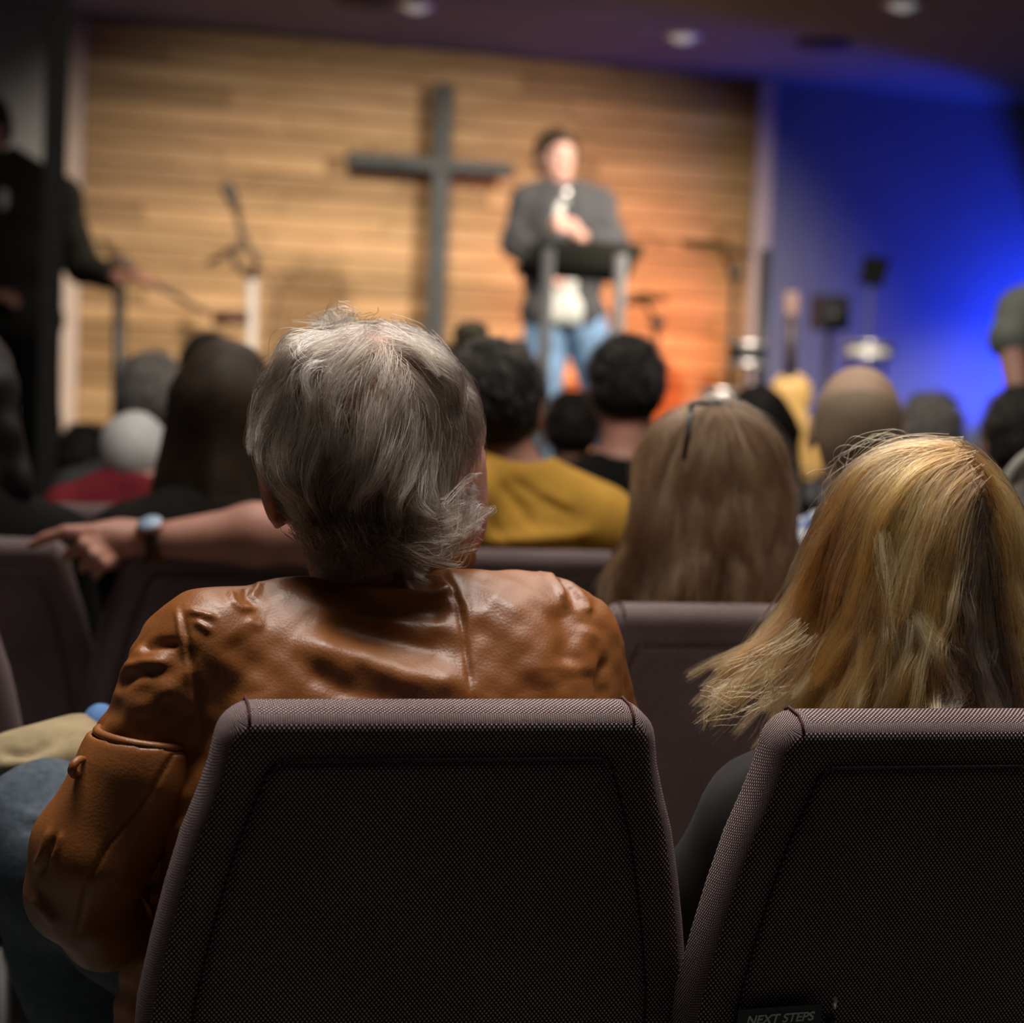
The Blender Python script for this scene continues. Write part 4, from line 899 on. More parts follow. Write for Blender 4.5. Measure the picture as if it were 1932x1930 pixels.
# wristwatch worn on the left wrist
ax = (MJ['elL'] - MJ['wrL']); ax /= np.linalg.norm(ax); wc = P(287, 1024, 3.066); tilt = (-UPV * .90 + RGT * .16); e1 = np.cross(ax, FWD); e1 /= np.linalg.norm(e1); e2 = np.cross(e1, ax)
bm = bmesh.new(); ang = np.linspace(0, 2 * math.pi, 33)
bo_ = [wc + e1 * .037 * math.cos(a) + e2 * .034 * math.sin(a) for a in ang]
rr = [[bm.verts.new(p - org(MU) + ax * s_ * .011 + (p - wc) * k_) for p in bo_[:-1]] for s_, k_ in ((-1, -.05), (-1, .05), (1, .05), (1, -.05))]
for a_, b_ in zip(rr, rr[1:] + rr[:1]):
    for k in range(32): bm.faces.new((a_[k], a_[(k + 1) % 32], b_[(k + 1) % 32], b_[k]))
ws = link('wristwatch', bm_done(bm), mat('watch_strap', (0.045, 0.016, 0.010), 0.5), MU); ws['label'] = 'dark red-brown watch strap'
fcn = P(284, 992, 3.03); fn_ = (-FWD * .55 + UPV * .8 - RGT * .12); fn_ /= np.linalg.norm(fn_); fx = np.cross(fn_, ax); fx /= np.linalg.norm(fx); fy = np.cross(fn_, fx)
FM = Matrix(((fx[0], fy[0], fn_[0], fcn[0]), (fx[1], fy[1], fn_[1], fcn[1]), (fx[2], fy[2], fn_[2], fcn[2]), (0, 0, 0, 1)))
ML = Matrix.Translation(-Vector(org(MU))) @ FM
lathe('watch_case', [(.0, -.005), (.021, -.004), (.0235, .001), (.0225, .0045), (.0185, .0052)], mat('watch_metal', (0.28, 0.12, 0.09), 0.35, metal=0.6), ws, mtx=ML)
lathe('watch_dial', [(.0, .003), (.0198, .004), (.0198, .0074), (.0, .0078)], mat('watch_dial', (0.36, 0.47, 0.62), 0.15, 0.05), ws, mtx=ML)
bk = tube('buckle', [P(272, 1060, 3.055), P(290, 1062, 3.05), P(313, 1052, 3.055)], .0035, mat('brass', (0.42, 0.21, 0.05), 0.4, metal=0.7), MU); bk.parent = ws

# ================================================================== the rest of the audience
M_CAPW = mat('white_cotton', (0.62, 0.62, 0.60), 0.9, 0.06, 30)
M_RED = mat('red_cotton', (0.20, 0.012, 0.020), 0.9)
M_GREYHAIR = mat('salt_pepper_hair', (0.16, 0.145, 0.13), 0.8, 0.55, 40)
M_STUB = mat('cropped_stubble', (0.25, 0.18, 0.115), 0.8, 0.25, 300)
M_BRHAIR = mat('dark_brown_hair', (0.032, 0.020, 0.012), 0.6, 0.35, 40, spec=0.3)
def plaid():
    t = NT('blue_plaid_cotton'); sp = t.n('ShaderNodeSeparateXYZ'); t.l(t.coord('Object'), sp.inputs[0]); tot = None
    for i, f_ in ((0, 0.062), (2, 0.062)):
        w = t.math('ABSOLUTE', t.math('SUBTRACT', t.math('FRACT', t.math('DIVIDE', sp.outputs[i], f_)), 0.5)); b = t.math('LESS_THAN', w, 0.11); tot = b if tot is None else t.math('ADD', tot, b)
    t.l(t.ramp(t.math('MULTIPLY', tot, 0.5), [(0.0, (0.62, 0.63, 0.66)), (0.5, (0.20, 0.25, 0.44)), (1.0, (0.09, 0.12, 0.30))]), t.b.inputs['Base Color']); t.set(Roughness=0.9); return t.m
M_PLAID = plaid()
def short_strands(hd, rt, seed, L=.030, grey=False, tone=None):
    W, cid, g = scalp_hair(hd, 260, 10, L, seed + 50, lift=(.009, .015), K=7, cl=.007, tip=.004, wav=.6)
    hair_curves('hair_strands', W, .0008 * np.linspace(1, .35, 7), tints(cid, g, tone or ([(.10, .09, .08), (.25, .23, .21), (.45, .43, .40)] if grey else [(.010, .008, .006), (.022, .016, .012)]), .25), rt)
def attendee(px, py, d, label, top, k=1.0, yaw=0.0, hair=None, hairmat=M_DKHAIR, skin=M_SKIN_R, bottom=M_BLACK, s=1.0, w=1.0, pitch=2, long=True, seed=1, z_seat=.50, lean=.03, sw=.185, t=.010, nape=-.085, **kw):
    hc_ = P(px, py, d); rt = thing('person', (hc_[0], hc_[1], 0), label, 'person')
    hd = Head(hc_, rot(R(yaw), R(pitch), R(kw.pop('roll', 0))), k); hun = kw.pop('hunch', 0.0); J = joints(hc_, z_seat=z_seat, yaw=YAW, sw=sw, s=s, lean=lean)
    for n_ in ('nb', 'shL', 'shR', 'chest'): J[n_] = J[n_] + (0, 0, hun)
    blob('body', body_ops(hd, J, s, w), .011, skin, rt); dress(rt, J, top, bottom, s, w, long=long, seed=seed)
    if hair == 'short':
        blob('hair', hd.hair_ops(t, nape=nape, n=(0, .48, -.88), seed=seed, amp=.004), .009, hairmat, rt); short_strands(hd, rt, seed, grey=hairmat is M_GREYHAIR)
    return rt, hd, J
def long_hair(rt, hd, J, material, drop, width=.10, seed=2, curl=.0, freq=60, label=None):
    o = [('+', hd.e((0, -.018, .022), (.090, .108, .106)), .01)]
    for x in np.linspace(-1, 1, 5):
        a = hd.p(x * .066, -.075 + .03 * abs(x), .01); b = a + np.array((x * (width - .066), -.025 + .03 * abs(x), -drop * (1 - .08 * abs(x)))); o.append(('+', cap(a, .036, b, .024), .04))
    o += [('w', wrinkle(seed, freq, .006 + curl, 8, (1.4, 1.4, .5) if not curl else (1, 1, 1))), ('i', half(hd.R @ np.array((0, 1, -.35)), hd.p(0, .058, .04)), .015)]
    return blob('hair', o, .009, material, rt, label=label)
short_strands(HM, MU, 9, .026)
rt, hd, J = attendee(886, 730, 5.0, 'person with a topknot, half hidden behind the mustard-shirted person', M_BLACK, hair='short', hairmat=M_DKHAIR, seed=3)
blob('hair_bun', [('+', ell(P(889, 630, 5.0), (.050, .045, .038)), .01), ('+', ell(P(884, 652, 5.0), (.03, .03, .022)), .015), ('w', wrinkle(4, 120, .006))], .007, mat('bun_hair', (0.10, 0.08, 0.045), 0.8, 0.6, 50), rt)
attendee(1178, 732, 4.35, 'black-haired person in a black shirt seated below the lectern', M_BLACK, hair='short', yaw=10, seed=4, k=1.0, t=.012, nape=-.09)
attendee(1078, 812, 5.8, 'dark-haired person low between the mustard shirt and the black-haired person', mat('charcoal_cloth', (0.045, 0.045, 0.048), 0.9), hair='short', seed=5)
rt, hd, J = attendee(1427, 816, 4.95, 'person with long black hair between the glasses and the shaved head', M_BLACK, seed=6); long_hair(rt, hd, J, M_DKHAIR, .30, .125)
rt, hd, J = attendee(1617, 812, 3.42, 'person with a closely shaved head in a blue and white plaid shirt', M_PLAID, seed=7, yaw=-8, k=1.02, skin=mat('shaved_skin', (0.40, 0.265, 0.18), 0.6, 0.12, 25), bottom=M_DENIM, sw=.20)
blob('stubble', [('+', hd.e((0, -.014, .018), (.0785, .0985, .0945)), .01), ('+', hd.e((0, -.05, -.03), (.062, .05, .05)), .03), ('i', half(hd.R @ np.array((0, .5, -.86)), hd.p(0, -.01, -.055)), .01), ('i', half(hd.R @ np.array((0, .35, .94)), hd.p(0, -.05, .068)), .02)], .008, M_STUB, rt)
attendee(1752, 822, 5.35, 'grey-haired person just right of the shaved head', mat('grey_cloth', (0.12, 0.12, 0.13), 0.9), hair='short', hairmat=M_GREYHAIR, seed=8)
attendee(1928, 836, 4.1, 'dark-haired person at the right edge in front of the blue wall', M_BLACK, hair='short', seed=9)
rt, hd, J = attendee(1990, 1003, 2.96, 'curly-haired person at the right edge wearing a pale headband', M_BLACK, seed=10); long_hair(rt, hd, J, mat('curly_hair', (0.045, 0.030, 0.022), 0.6, 0.6, 90), .14, .105, seed=11, curl=.016, freq=150)
bm = bmesh.new(); bm_tube(bm, [hd.p(.094 * math.cos(a), -.015 + .02 * math.sin(a), .022 + .112 * math.sin(a)) - org(rt) for a in np.linspace(.1, math.pi - .1, 16)], .011, 8); link('headband', bm_done(bm), mat('pale_knit', (0.30, 0.29, 0.26), 0.9), rt)
rt, hd, J = attendee(258, 862, 4.3, 'small figure in a white cap and red shirt at the left', M_RED, k=.88, s=.84, hair=None, sw=.15, w=.85, seed=12, skin=M_SKIN, pitch=-4, roll=-8, hunch=.095)
blob('cap', [('+', hd.e((0, -.012, .020), (.090, .110, .102)), .01), ('w', wrinkle(13, 40, .006)), ('i', half(hd.R @ np.array((0, .25, -.97)), hd.p(0, -.01, -.032)), .006)], .008, M_CAPW, rt)
blob('cap_brim', [('+', hd.e((-.01, .120, .035), (.070, .065, .010)), .008)], .006, M_CAPW, rt)
rt, hd, J = attendee(425, 765, 3.62, 'person with long dark brown hair behind the pointing arm', mat('brown_black_cloth', (0.012, 0.010, 0.008), 0.9, spec=0.15), seed=14, k=1.02); long_hair(rt, hd, J, M_BRHAIR, .26, .12, seed=15)
attendee(285, 750, 5.0, 'grey-haired person further back at the left, above the white cap', mat('slate_cloth', (0.06, 0.065, 0.07), 0.9), hair='short', hairmat=M_GREYHAIR, seed=16)
rt, hd, J = attendee(-75, 738, 3.25, 'dark-haired person in black at the left edge, seated beyond the pointing hand', M_BLACK, seed=17, sw=.165, k=1.03); long_hair(rt, hd, J, mat('black_wavy_hair', (0.008, 0.0075, 0.007), 0.5, 0.5, 30, spec=0.35), .20, .12, seed=18, curl=.004, freq=90)
attendee(160, 870, 5.75, 'person in dark clothes low behind the left column', mat('teal_black_cloth', (0.012, 0.018, 0.018), 0.9, spec=0.15), hair='short', seed=19, k=.95, sw=.15, w=.85)
attendee(395, 705, 5.85, 'dark-capped person far back beneath the microphone stand', M_BLACK, hair='short', hairmat=mat('olive_cap', (0.035, 0.034, 0.026), 0.9), seed=20, t=.018, sw=.15, w=.85)

# tan cloth beside the jacket elbow
tc = P(70, 1450, 2.12); cl = thing('cloth_bundle', (tc[0], tc[1], 0), 'rumpled tan cloth bundle left of the jacket elbow, above the denim knee', 'cloth')
o = plus([ell(P(-20, 1460, 2.16), (.085, .07, .036), rot(0, 0, R(6))), ell(P(70, 1430, 2.14), (.07, .07, .034), rot(0, 0, R(-14))), ell(P(150, 1415, 2.16), (.040, .06, .034)), ell(P(110, 1470, 2.16), (.07, .06, .026)), ell(P(240, 1450, 2.20), (.06, .06, .04))], .03) + [('w', wrinkle(51, 70, .014, 8))]
blob('folded_cloth', o, .006, mat('tan_fleece', (0.27, 0.21, 0.12), 0.95, 0.25, 22, 0.2), cl, 1, sculpt([([(0, 1420), (50, 1425), (100, 1400), (140, 1370)], -.008, 9), ([(0, 1450), (40, 1440), (80, 1450)], .008, 12), ([(0, 1475), (60, 1480), (110, 1500)], -.010, 14)]))
blob('blue_lining', plus([ell(P(188, 1362, 2.20), (.020, .03, .022))], .01), .004, mat('blue_cotton', (0.07, 0.16, 0.36), 0.8), cl)
chK = chair_px(-325, 2.36, 'padded chair at the lower left edge holding the tan cloth', shift=0)
o = box('seat_support', (0, 0, 0), (.001, .001, .001), M_BLACK) if False else None

# ================================================================== on the stage
def standing(px, py, d, label, face, top, bottom, sk=M_SKIN, **jj):
    hc_ = P(px, py, d); rt = thing('person', (hc_[0], hc_[1], .48), label, 'person'); return rt, hc_
rt, hc_ = standing(1050, 299, 8.0, '', 0, None, None); rt['label'] = 'person speaking at the black lectern in a grey open cardigan, white shirt and light jeans'
SP = Head(hc_, rot(R(180 + 24), R(4), 0), 1.02); q = lambda a, b, d=8.0: P(a, b, d)
SJ = dict(yaw=R(184), nb=q(1060, 366), neck=q(1056, 345), chest=q(1063, 425), belly=q(1063, 520), pel=q(1064, 592), shR=q(998, 383), shL=q(1128, 388), elR=q(972, 460, 7.98), wrR=q(1012, 497, 7.74), elL=q(1158, 462, 7.92), wrL=q(1094, 446, 7.74),
          hipR=q(1032, 606), hipL=q(1100, 602), knR=q(1016, 820, 7.95), knL=q(1152, 806, 7.92), anR=q(1022, 1005, 8.02), anL=q(1152, 1003, 7.98))
for s_ in 'LR': SJ['an' + s_][2] = .57; SJ['toe' + s_] = SJ['an' + s_] + (.02, -.15, -.045)
o = SP.ops() + plus([cap(SP.p(0, -.018, -.06), .054, SJ['nb'], .058)], .025) + plus(torso_prims(SJ, .95), .03)
for s_ in 'LR': o += plus(arm_prims(SJ, s_, .95) + leg_prims(SJ, s_, .95) + foot_prims(SJ, s_, .9), .02)
mic_a, mic_b = q(1066, 366, 7.70), q(1080, 448, 7.70)
o += plus(hand_prims(SJ['wrL'], q(1068, 424, 7.68) - SJ['wrL'], np.array((.5, -.6, .3)), Z1, 1.0, 1.5), .006) + plus([ell(q(1080, 432, 7.69), (.034, .03, .042))], .012) + plus(hand_prims(SJ['wrR'], np.array((.5, -.6, -.35)), np.array((-.3, -.3, .8)), X1, 1.0, .5), .006)
blob('body', o, .007, mat('fair_skin', (0.47, 0.27, 0.225), 0.5, 0.08, 25), rt); SP.features(rt)
blob('hair', SP.hair_ops(.010, hairline=.070, nape=-.04, n=(0, .70, -.71), seed=21), .007, M_BRHAIR, rt); short_strands(SP, rt, 31, .016, tone=[(.03, .018, .012), (.06, .038, .024)])
o = plus([inflate(p, .012) for p in torso_prims(SJ)], .03) + [('-', ell(SJ['nb'] + (0, 0, .05), (.07, .075, .045)), .01), ('i', half((0, 0, -1), q(1060, 616)), .008), ('w', wrinkle(61, 40, .005))]
blob('shirt', o, .009, mat('white_shirt', (0.46, 0.48, 0.47), 0.9, 0.05), rt)
o = plus([inflate(p, .026) for p in torso_prims(SJ)] + [inflate(p, .018) for s_ in 'LR' for p in arm_prims(SJ, s_)], .03)
o += [('-', cap(q(1064, 345, 7.82), .068, q(1062, 480, 7.80), .078), .010), ('-', cap(q(1062, 490, 7.80), .100, q(1060, 700, 7.80), .150), .010), ('-', ell(SJ['nb'] + (0, 0, .055), (.075, .08, .05)), .01), ('i', half((0, 0, -1), q(1064, 622)), .01), ('w', wrinkle(62, 40, .006))]
o += [('-', cap(SJ['wrL'], .045, q(1080, 430, 7.69), .05), .005), ('-', cap(SJ['wrR'], .036, SJ['wrR'] + (.05, -.1, -.05), .05), .005)]
blob('cardigan', o, .009, mat('grey_knit', (0.040, 0.041, 0.047), 0.95, 0.25, 60), rt)
o = plus([inflate(p, .016) for s_ in 'LR' for p in leg_prims(SJ, s_)] + [inflate(ell(SJ['pel'], (.165, .125, .085)), .006)], .008) + [('w', wrinkle(63, 50, .006)), ('i', half((0, 0, -1), SJ['anL'] + (0, 0, -.015)), .006)]
blob('jeans', o, .010, M_DENIM_L, rt)
for s_ in 'LR': blob('shoe', plus([inflate(p, .012) for p in foot_prims(SJ, s_)], .01) + [('i', half((0, 0, -1), (0, 0, .484)), .004)], .01, M_METAL_B, rt)
mc = thing('microphone', mic_b, 'silver handheld microphone in the hand of the speaker', 'microphone')
tube('handle', [mic_b + (mic_b - mic_a) * .12, mic_b * .6 + mic_a * .4, mic_b * .25 + mic_a * .75], [.011, .0135, .017], mat('dark_mic_body', (0.03, 0.03, 0.032), 0.4), mc)
blob('grille', plus([ell(mic_a, (.026, .026, .028))], .002), .005, M_METAL_S, mc)
# lectern
le = thing('lectern', (P(1100, 900, 7.35)[0], P(1100, 900, 7.35)[1], .48), 'black tray lectern on two silver posts in front of the speaker', 'lectern')
A, B, Cc, D = P(1012, 455, 7.45), P(1216, 466, 7.45), P(1180, 530, 7.10), P(972, 514, 7.10)
def slab(name, quad, thick, m, parent):
    n = np.cross(quad[1] - quad[0], quad[3] - quad[0]); n /= np.linalg.norm(n); bm = bmesh.new()
    lo = [bm.verts.new(p - org(parent) - n * thick / 2) for p in quad]; hi = [bm.verts.new(p - org(parent) + n * thick / 2) for p in quad]
    bm.faces.new(lo[::-1]); bm.faces.new(hi)
    for k in range(4): bm.faces.new((lo[k], lo[(k + 1) % 4], hi[(k + 1) % 4], hi[k]))
    bmesh.ops.bevel(bm, geom=bm.edges[:], offset=min(.004, thick * .3), segments=2, affect='EDGES'); return link(name, bm_done(bm), m, parent, smooth=False)
M_LEC = mat('black_laminate', (0.008, 0.009, 0.007), 0.75, spec=0.15)
slab('tray', [A, B, Cc, D], .022, M_LEC, le)
slab('front_lip', [D + (0, -.01, .03), Cc + (0, -.01, .03), Cc + (0, -.01, -.012), D + (0, -.01, -.012)], .016, M_LEC, le)
for x_ in (1035, 1172):
    tp = P(x_, 468 if x_ < 1100 else 480, 7.06); tube('post', [tp, np.array((tp[0] + .004, tp[1] + .05, .50))], .024, mat('satin_aluminium', (0.62, 0.62, 0.64), 0.5), le, 16)
bp = P(1103, 1000, 7.2); bm = bmesh.new(); bm_box(bm, (-.28, -.18, .0), (.28, .2, .035), .01); link('base', bm_done(bm), M_LEC, le, Vector((bp[0], bp[1], .48)) - Vector(org(le)), smooth=False)
# microphone stand, left of the cross
def tripod(root, c, h, m, spread=.26):
    for a in (0.4, 2.5, 4.6): tube('leg', [c + (0, 0, h), c + (spread * math.cos(a), spread * math.sin(a), .012)], .010, m, root, 8)
ms = thing('microphone_stand', (P(478, 700, 8.1)[0], P(478, 700, 8.1)[1], .48), 'pale microphone stand with a tilted microphone, left of the cross', 'microphone stand'); q = lambda a, b, d=8.1: P(a, b, d)
base = np.array((org(ms)[0], org(ms)[1], .48)); M_PALE = mat('pale_grey_metal', (0.40, 0.37, 0.35), 0.5)
tube('pole', [base + (0, 0, .02), q(476, 528)], .024, M_PALE, ms, 12); tripod(ms, base, .25, M_METAL_B)
M_BRN = mat('bronze_metal', (0.06, 0.035, 0.022), 0.5)
tube('gooseneck', [q(446, 392), q(455, 430), q(463, 458), q(486, 490), q(478, 528)], .016, M_BRN, ms)
tube('side_arm', [q(463, 450), q(440, 470), q(418, 484), q(390, 497)], [.016, .018, .016, .012], M_BRN, ms); tube('clutch', [q(436, 468), q(448, 500), q(472, 522)], .017, M_BRN, ms)
tube('cable', [q(480, 500), q(505, 525), q(528, 556), q(505, 640), base + (.1, -.1, .01)], .006, M_BRN, ms)
tr_ = tube('accessory_tray', [q(402, 602), q(470, 600)], .028, mat('maroon_plastic', (0.045, 0.010, 0.008), 0.4), ms)
mi = thing('microphone', q(446, 392), 'black microphone clipped to the tilted stand left of the cross', 'microphone')
tube('handle', [q(447, 396), q(436, 370)], [.018, .024], M_METAL_B, mi); blob('grille', plus([cap(q(434, 366), .030, q(428, 353), .026)], .004), .006, mat('black_grille', (0.03, 0.025, 0.02), 0.5), mi)
bs = thing('boom_stand', (P(226, 800, 7.9)[0], P(226, 800, 7.9)[1], .48), 'dark boom stand beside the left trim with a long slanting arm', 'boom stand'); q = lambda a, b, d=7.9: P(a, b, d); base = org(bs)
tube('pole', [base + (0, 0, .02), q(226, 500)], .026, M_METAL_B, bs, 12); tripod(bs, base, .3, M_METAL_B)
tube('boom_arm', [q(192, 452), q(226, 492), q(300, 540), q(392, 592)], [.014, .020, .014, .010], M_BRN, bs); blob('clutch', plus([ell(q(226, 496), (.05, .03, .045))], .01), .008, M_BRN, bs)
# dark-suited musician at the far left
rt, hc_ = standing(-32, 238, 7.1, '', 0, None, None); rt['label'] = 'dark-suited person standing on the stage behind the left column, arm bent'
HL = Head(hc_, rot(R(180 - 30)), 1.02); q = lambda a, b, d=7.1: P(a, b, d)
LJ = dict(yaw=R(175), nb=q(-15, 300), chest=q(10, 400), belly=q(20, 500), pel=q(25, 600), shL=q(112, 372), shR=q(-110, 360), elL=q(158, 505, 7.15), wrL=q(214, 524, 7.0), elR=q(-140, 480), wrR=q(-40, 560, 6.9), hipL=q(62, 610), hipR=q(-20, 610), knL=q(75, 800), knR=q(-25, 800), anL=q(80, 960), anR=q(-30, 960))
for s_ in 'LR': LJ['an' + s_][2] = .57; LJ['toe' + s_] = LJ['an' + s_] + (0, -.15, -.045)
o = HL.ops() + plus([cap(HL.p(0, -.018, -.06), .054, LJ['nb'], .058)], .025) + plus(torso_prims(LJ), .03)
for s_ in 'LR': o += plus(arm_prims(LJ, s_) + leg_prims(LJ, s_) + foot_prims(LJ, s_) + hand_prims(LJ['wr' + s_], np.array((.8, -.2, .1)), np.array((0, -.3, 1.)), -Y1, 1., .8), .015)
blob('body', o, .010, M_SKIN_R, rt); HL.features(rt); blob('hair', HL.hair_ops(.012, seed=22), .009, M_DKHAIR, rt)
o = plus([inflate(p, .024) for p in torso_prims(LJ, 1.05)] + [inflate(p, .022) for s_ in 'LR' for p in arm_prims(LJ, s_)], .03) + [('-', cap(q(6, 330, 6.95), .03, q(2, 420, 6.93), .045), .01), ('-', ell(LJ['nb'] + (0, 0, .05), (.075, .08, .05)), .01), ('-', cap(LJ['wrL'] + (.01, 0, 0), .04, LJ['wrL'] + (.1, -.02, 0), .05), .004), ('i', half((0, 0, -1), q(25, 640)), .01), ('w', wrinkle(64, 40, .006))]
blob('suit_jacket', o, .010, mat('olive_black_cloth', (0.016, 0.015, 0.011), 0.9), rt); o = plus([inflate(p, .012) for p in torso_prims(LJ)], .03) + [('-', ell(LJ['nb'] + (0, 0, .05), (.07, .075, .045)), .01)]; blob('shirt', o, .010, M_CAPW, rt)
blob('trousers', plus([inflate(p, .018) for s_ in 'LR' for p in leg_prims(LJ, s_)] + [ell(LJ['pel'], (.175, .135, .11))], .03), .011, M_BLACK, rt)
for s_ in 'LR': blob('shoe', plus([inflate(p, .012) for p in foot_prims(LJ, s_)], .01) + [('i', half((0, 0, -1), (0, 0, .484)), .004)], .01, M_METAL_B, rt)
# usher at the right edge
rt, hc_ = standing(2040, 470, 5.2, '', 0, None, None); rt['label'] = 'person in a grey-green shirt standing at the right edge by the blue wall'; rt.location.z = 0
HR = Head(hc_, rot(R(20)), 1.0); RJ = joints(hc_, sw=.205); RJ['nb'] = P(2035, 545, 5.2); q = lambda a, b, d=5.2: P(a, b, d)
RJ.update(yaw=R(10), chest=q(2030, 660), belly=q(2020, 780), pel=q(2015, 880), shL=q(1930, 592), shR=q(2150, 600), elL=q(1915, 640, 5.12), wrL=q(1985, 760, 4.95), elR=q(2180, 760), wrR=q(2190, 880))
RJ['elL'] = q(1908, 640, 5.1); RJ['wrL'] = q(1925, 790, 5.0)
for s_, a_ in (('L', 1960), ('R', 2070)):
    RJ['hip' + s_] = q(a_, 900); RJ['kn' + s_] = q(a_, 1230); RJ['an' + s_] = q(a_, 1500); RJ['an' + s_][2] = .1; RJ['toe' + s_] = RJ['an' + s_] + (0, .15, -.055); RJ['kn' + s_][2] = .5
o = HR.ops() + plus([cap(HR.p(0, -.018, -.06), .054, RJ['nb'], .058)], .025) + plus(torso_prims(RJ), .03)
for s_ in 'LR': o += plus(arm_prims(RJ, s_) + leg_prims(RJ, s_) + foot_prims(RJ, s_) + hand_prims(RJ['wr' + s_], np.array((0, .1, -1.)), np.array((-1., 0, 0)) if s_ == 'L' else X1, Y1, 1., .4), .015)
blob('body', o, .010, M_SKIN, rt); HR.features(rt); blob('hair', HR.hair_ops(.012, seed=23), .009, M_BRHAIR, rt)
M_GG = mat('grey_green_cloth', (0.17, 0.18, 0.155), 0.9, 0.2, 20)
o = plus([inflate(p, .018) for p in torso_prims(RJ)] + [inflate(cap(RJ['sh' + s_], .056, RJ['el' + s_], .05), .014) for s_ in 'LR'], .025) + [('-', ell(RJ['nb'] + (0, 0, .05), (.07, .075, .045)), .01), ('w', wrinkle(65, 40, .007))]
blob('shirt', o, .010, M_GG, rt); blob('trousers', plus([inflate(p, .018) for s_ in 'LR' for p in leg_prims(RJ, s_)] + [ell(RJ['pel'], (.175, .135, .11))], .03), .011, M_BLACK, rt)
for s_ in 'LR': blob('shoe', plus([inflate(p, .012) for p in foot_prims(RJ, s_)], .01) + [('i', half((0, 0, -1), (0, 0, .004)), .004)], .01, M_METAL_B, rt)
# drum kit, guitar and stands at the right of the stage
def floor_xy(px, py, d): p = P(px, py, d); return np.array((p[0], p[1], .48))
def cymbal(px, py, d, r, tilt_, label, px_foot, m=None):
    c = P(px, py, d); f = floor_xy(px_foot, 700, d + .02); t = thing('cymbal_stand', f, label, 'cymbal stand')
    el = c + (f - c) * np.array((1, 1, 0)) + np.array((0, 0, -.12)); tube('pole', [f + (0, 0, .02), el], .013, M_METAL_B, t, 8); tube('boom', [el - (c - el) * .25, c - (0, 0, .01)], .010, M_METAL_B, t, 8); tripod(t, f, .25, M_METAL_B, .13)
    blob('clutch', plus([ell(el, (.035, .03, .035))], .01), .008, M_METAL_B, t)
    lathe('cymbal', [(.0, .02), (.03, .018), (.05, .006), (r * .6, -.004), (r, -.016), (r, -.02), (r * .6, -.008), (.05, .001), (.0, .014)], m or mat('dark_bronze', (0.10, 0.055, 0.02), 0.45, metal=0.7), t, mtx=Matrix.Translation(Vector(c - f)) @ Matrix.Rotation(tilt_, 4, 'Y') @ Matrix.Rotation(R(12), 4, 'X'))
cymbal(1352, 463, 8.6, .17, R(6), 'dark bronze cymbal on a boom stand before the orange-lit planks', 1376)
cymbal(1212, 560, 8.9, .12, R(-8), 'small dark cymbal on a stand right of the lectern post', 1235)
def drum(px, py, d, r, h, label, shell, stand=True):
    c = P(px, py, d); f = np.array((c[0], c[1], .48)); t = thing('drum', f, label, 'drum'); z_ = c[2] - .48
    lathe('shell', [(r, z_ - h), (r, z_)], shell, t); lathe('head', [(.0, z_ + .001), (r * .99, z_ + .001), (r * .99, z_ + .005), (.0, z_ + .007)], M_CAPW, t)
    for zz in (z_ - h, z_ - .012): lathe('hoop', [(r + .001, zz), (r + .010, zz), (r + .010, zz + .018), (r + .001, zz + .018)], M_METAL_S, t)
    for a in (.5, 2.6, 4.7): tube('leg', [f + (r * .8 * math.cos(a), r * .8 * math.sin(a), z_ - h), f + (r * 1.25 * math.cos(a), r * 1.25 * math.sin(a), .0)], .010, M_METAL_B, t, 8)
drum(1410, 648, 8.3, .085, .10, 'small grey drum with a black shell beside the right trim', M_METAL_B)
drum(1357, 736, 8.0, .075, .12, 'white drum low in front of the planks, above the glasses', M_CAPW)
drum(1640, 648, 8.4, .105, .07, 'white-topped drum before the blue wall, under the tablet stand', M_CAPW)
f = floor_xy(1640, 700, 8.85); ts = thing('tablet_stand', f, 'thin stand holding a tilted dark tablet in front of the blue wall', 'tablet stand'); tube('pole', [f + (0, 0, .02), P(1643, 530, 8.85)], .009, mat('blue_grey_metal', (0.10, 0.10, 0.13), 0.5), ts, 8); tripod(ts, f, .25, M_METAL_B, .14)
slab('tablet', [P(1632, 482, 8.85), P(1680, 488, 8.81), P(1664, 542, 8.81), P(1620, 534, 8.85)], .03, mat('tablet_black', (0.007, 0.007, 0.006), 0.85, spec=0.1), ts)
sp_ = P(1566, 590, 9.0); f = np.array((sp_[0], sp_[1], .48)); lsx = thing('loudspeaker', f, 'dark blue-black loudspeaker on a pole before the blue wall', 'loudspeaker', YAW)
bm = bmesh.new(); bm_box(bm, (-.075, -.07, sp_[2] - .48 - .085), (.075, .07, sp_[2] - .48 + .085), .012); link('cabinet', bm_done(bm), mat('navy_black', (0.012, 0.013, 0.022), 0.6), lsx, smooth=False)
lathe('cone', [(.0, .012), (.03, .0), (.055, .012), (.058, .016), (.0, .018)], M_METAL_B, lsx, mtx=Matrix.Translation((0, -.075, sp_[2] - .50)) @ Matrix.Rotation(R(90), 4, 'X'))
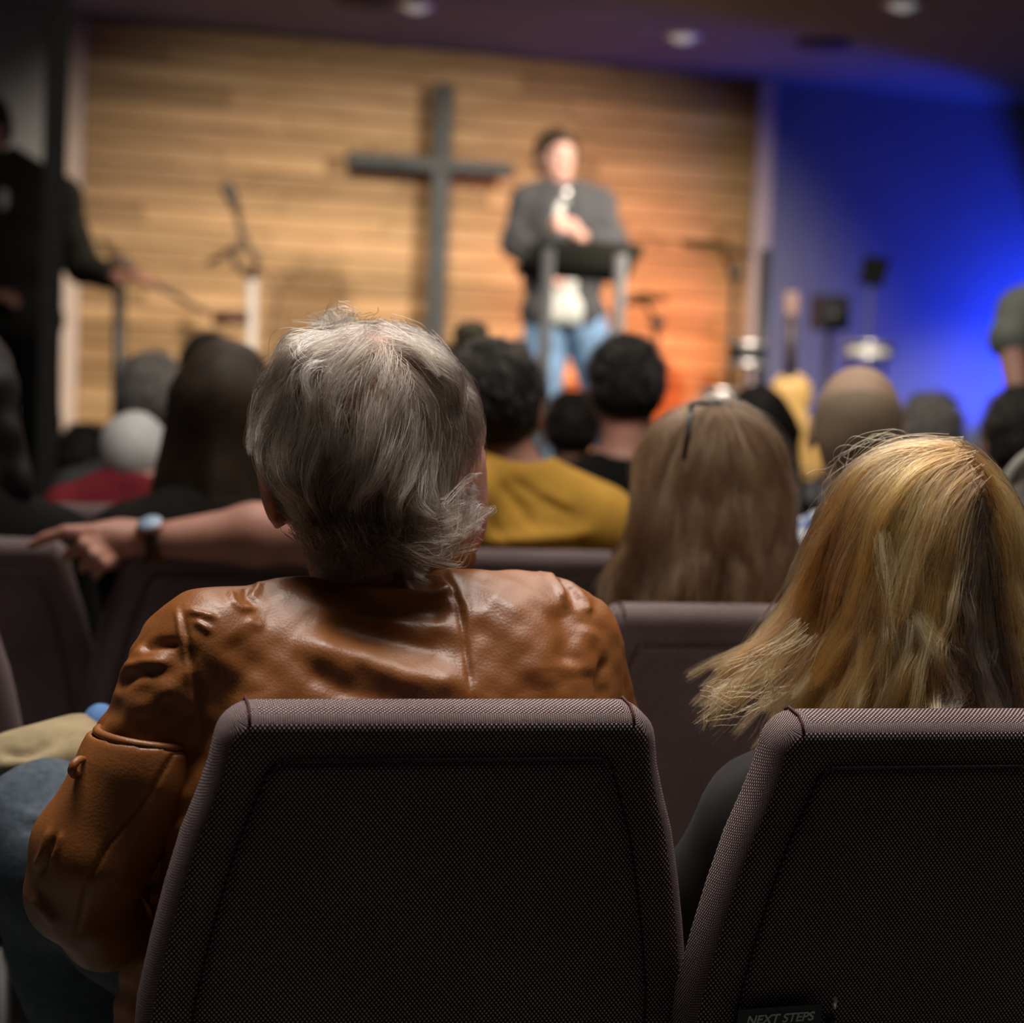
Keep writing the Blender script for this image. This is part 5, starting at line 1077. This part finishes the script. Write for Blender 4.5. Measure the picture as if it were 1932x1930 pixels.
bm = bmesh.new(); bm_tube(bm, [(0, 0, .02), (0, 0, sp_[2] - .48 - .08)], .016, 10); link('pole', bm_done(bm), M_METAL_B, lsx); lathe('base', [(.0, 0), (.17, 0), (.17, .012), (.03, .025), (.0, .025)], M_METAL_B, lsx)
f = floor_xy(1437, 700, 8.7); pa = thing('stage_curtain_pole', f, 'tall black pole beside the right trim of the plank wall', 'pole'); tube('shaft', [f, P(1444, 470, 8.7)], .026, M_METAL_B, pa, 12); lathe('foot', [(.0, 0), (.16, 0), (.15, .02), (.0, .03)], M_METAL_B, pa)
# acoustic guitar standing upright on a stand
f = floor_xy(1500, 900, 8.2); gt = thing('acoustic_guitar', f, 'tan acoustic guitar upright on the stage, left of the shaved head', 'guitar'); q = lambda a, b, d=8.2: P(a, b, d)
o = plus([ell(q(1492, 745), (.095, .045, .10)), ell(q(1502, 860), (.14, .050, .135)), ell(q(1496, 800), (.075, .045, .07))], .04) + [('i', half(-Y1, q(1492, 800, 8.165)), .005)]
blob('guitar_body', o, .008, mat('spruce_top', (0.46, 0.29, 0.10), 0.45, 0.12, 14), gt); tube('neck', [q(1491, 705, 8.16), q(1492, 596, 8.16)], [.026, .022], mat('neck_wood', (0.035, 0.022, 0.016), 0.5), gt)
slab('headstock', [q(1482, 596, 8.16), q(1504, 597, 8.16), q(1506, 552, 8.17), q(1480, 551, 8.17)], .02, mat('headstock_wood', (0.10, 0.038, 0.024), 0.5), gt)
lathe('sound_hole', [(.0, .0), (.045, .0), (.045, .004), (.0, .004)], M_METAL_B, gt, mtx=Matrix.Translation(Vector(q(1496, 815, 8.155) - f)) @ Matrix.Rotation(R(90), 4, 'X'))
blob('bridge', plus([cap(q(1480, 890, 8.15), .010, q(1525, 891, 8.15), .010)], .002), .006, M_METAL_B, gt)
for sx in (-1, 1): tube('stand_leg', [q(1502 + sx * 30, 930, 8.2), f + (sx * .16, -.1, .01)], .010, M_METAL_B, gt, 8)
tube('stand_post', [q(1498, 780, 8.26), f + (0, .16, .01)], .010, M_METAL_B, gt, 8)
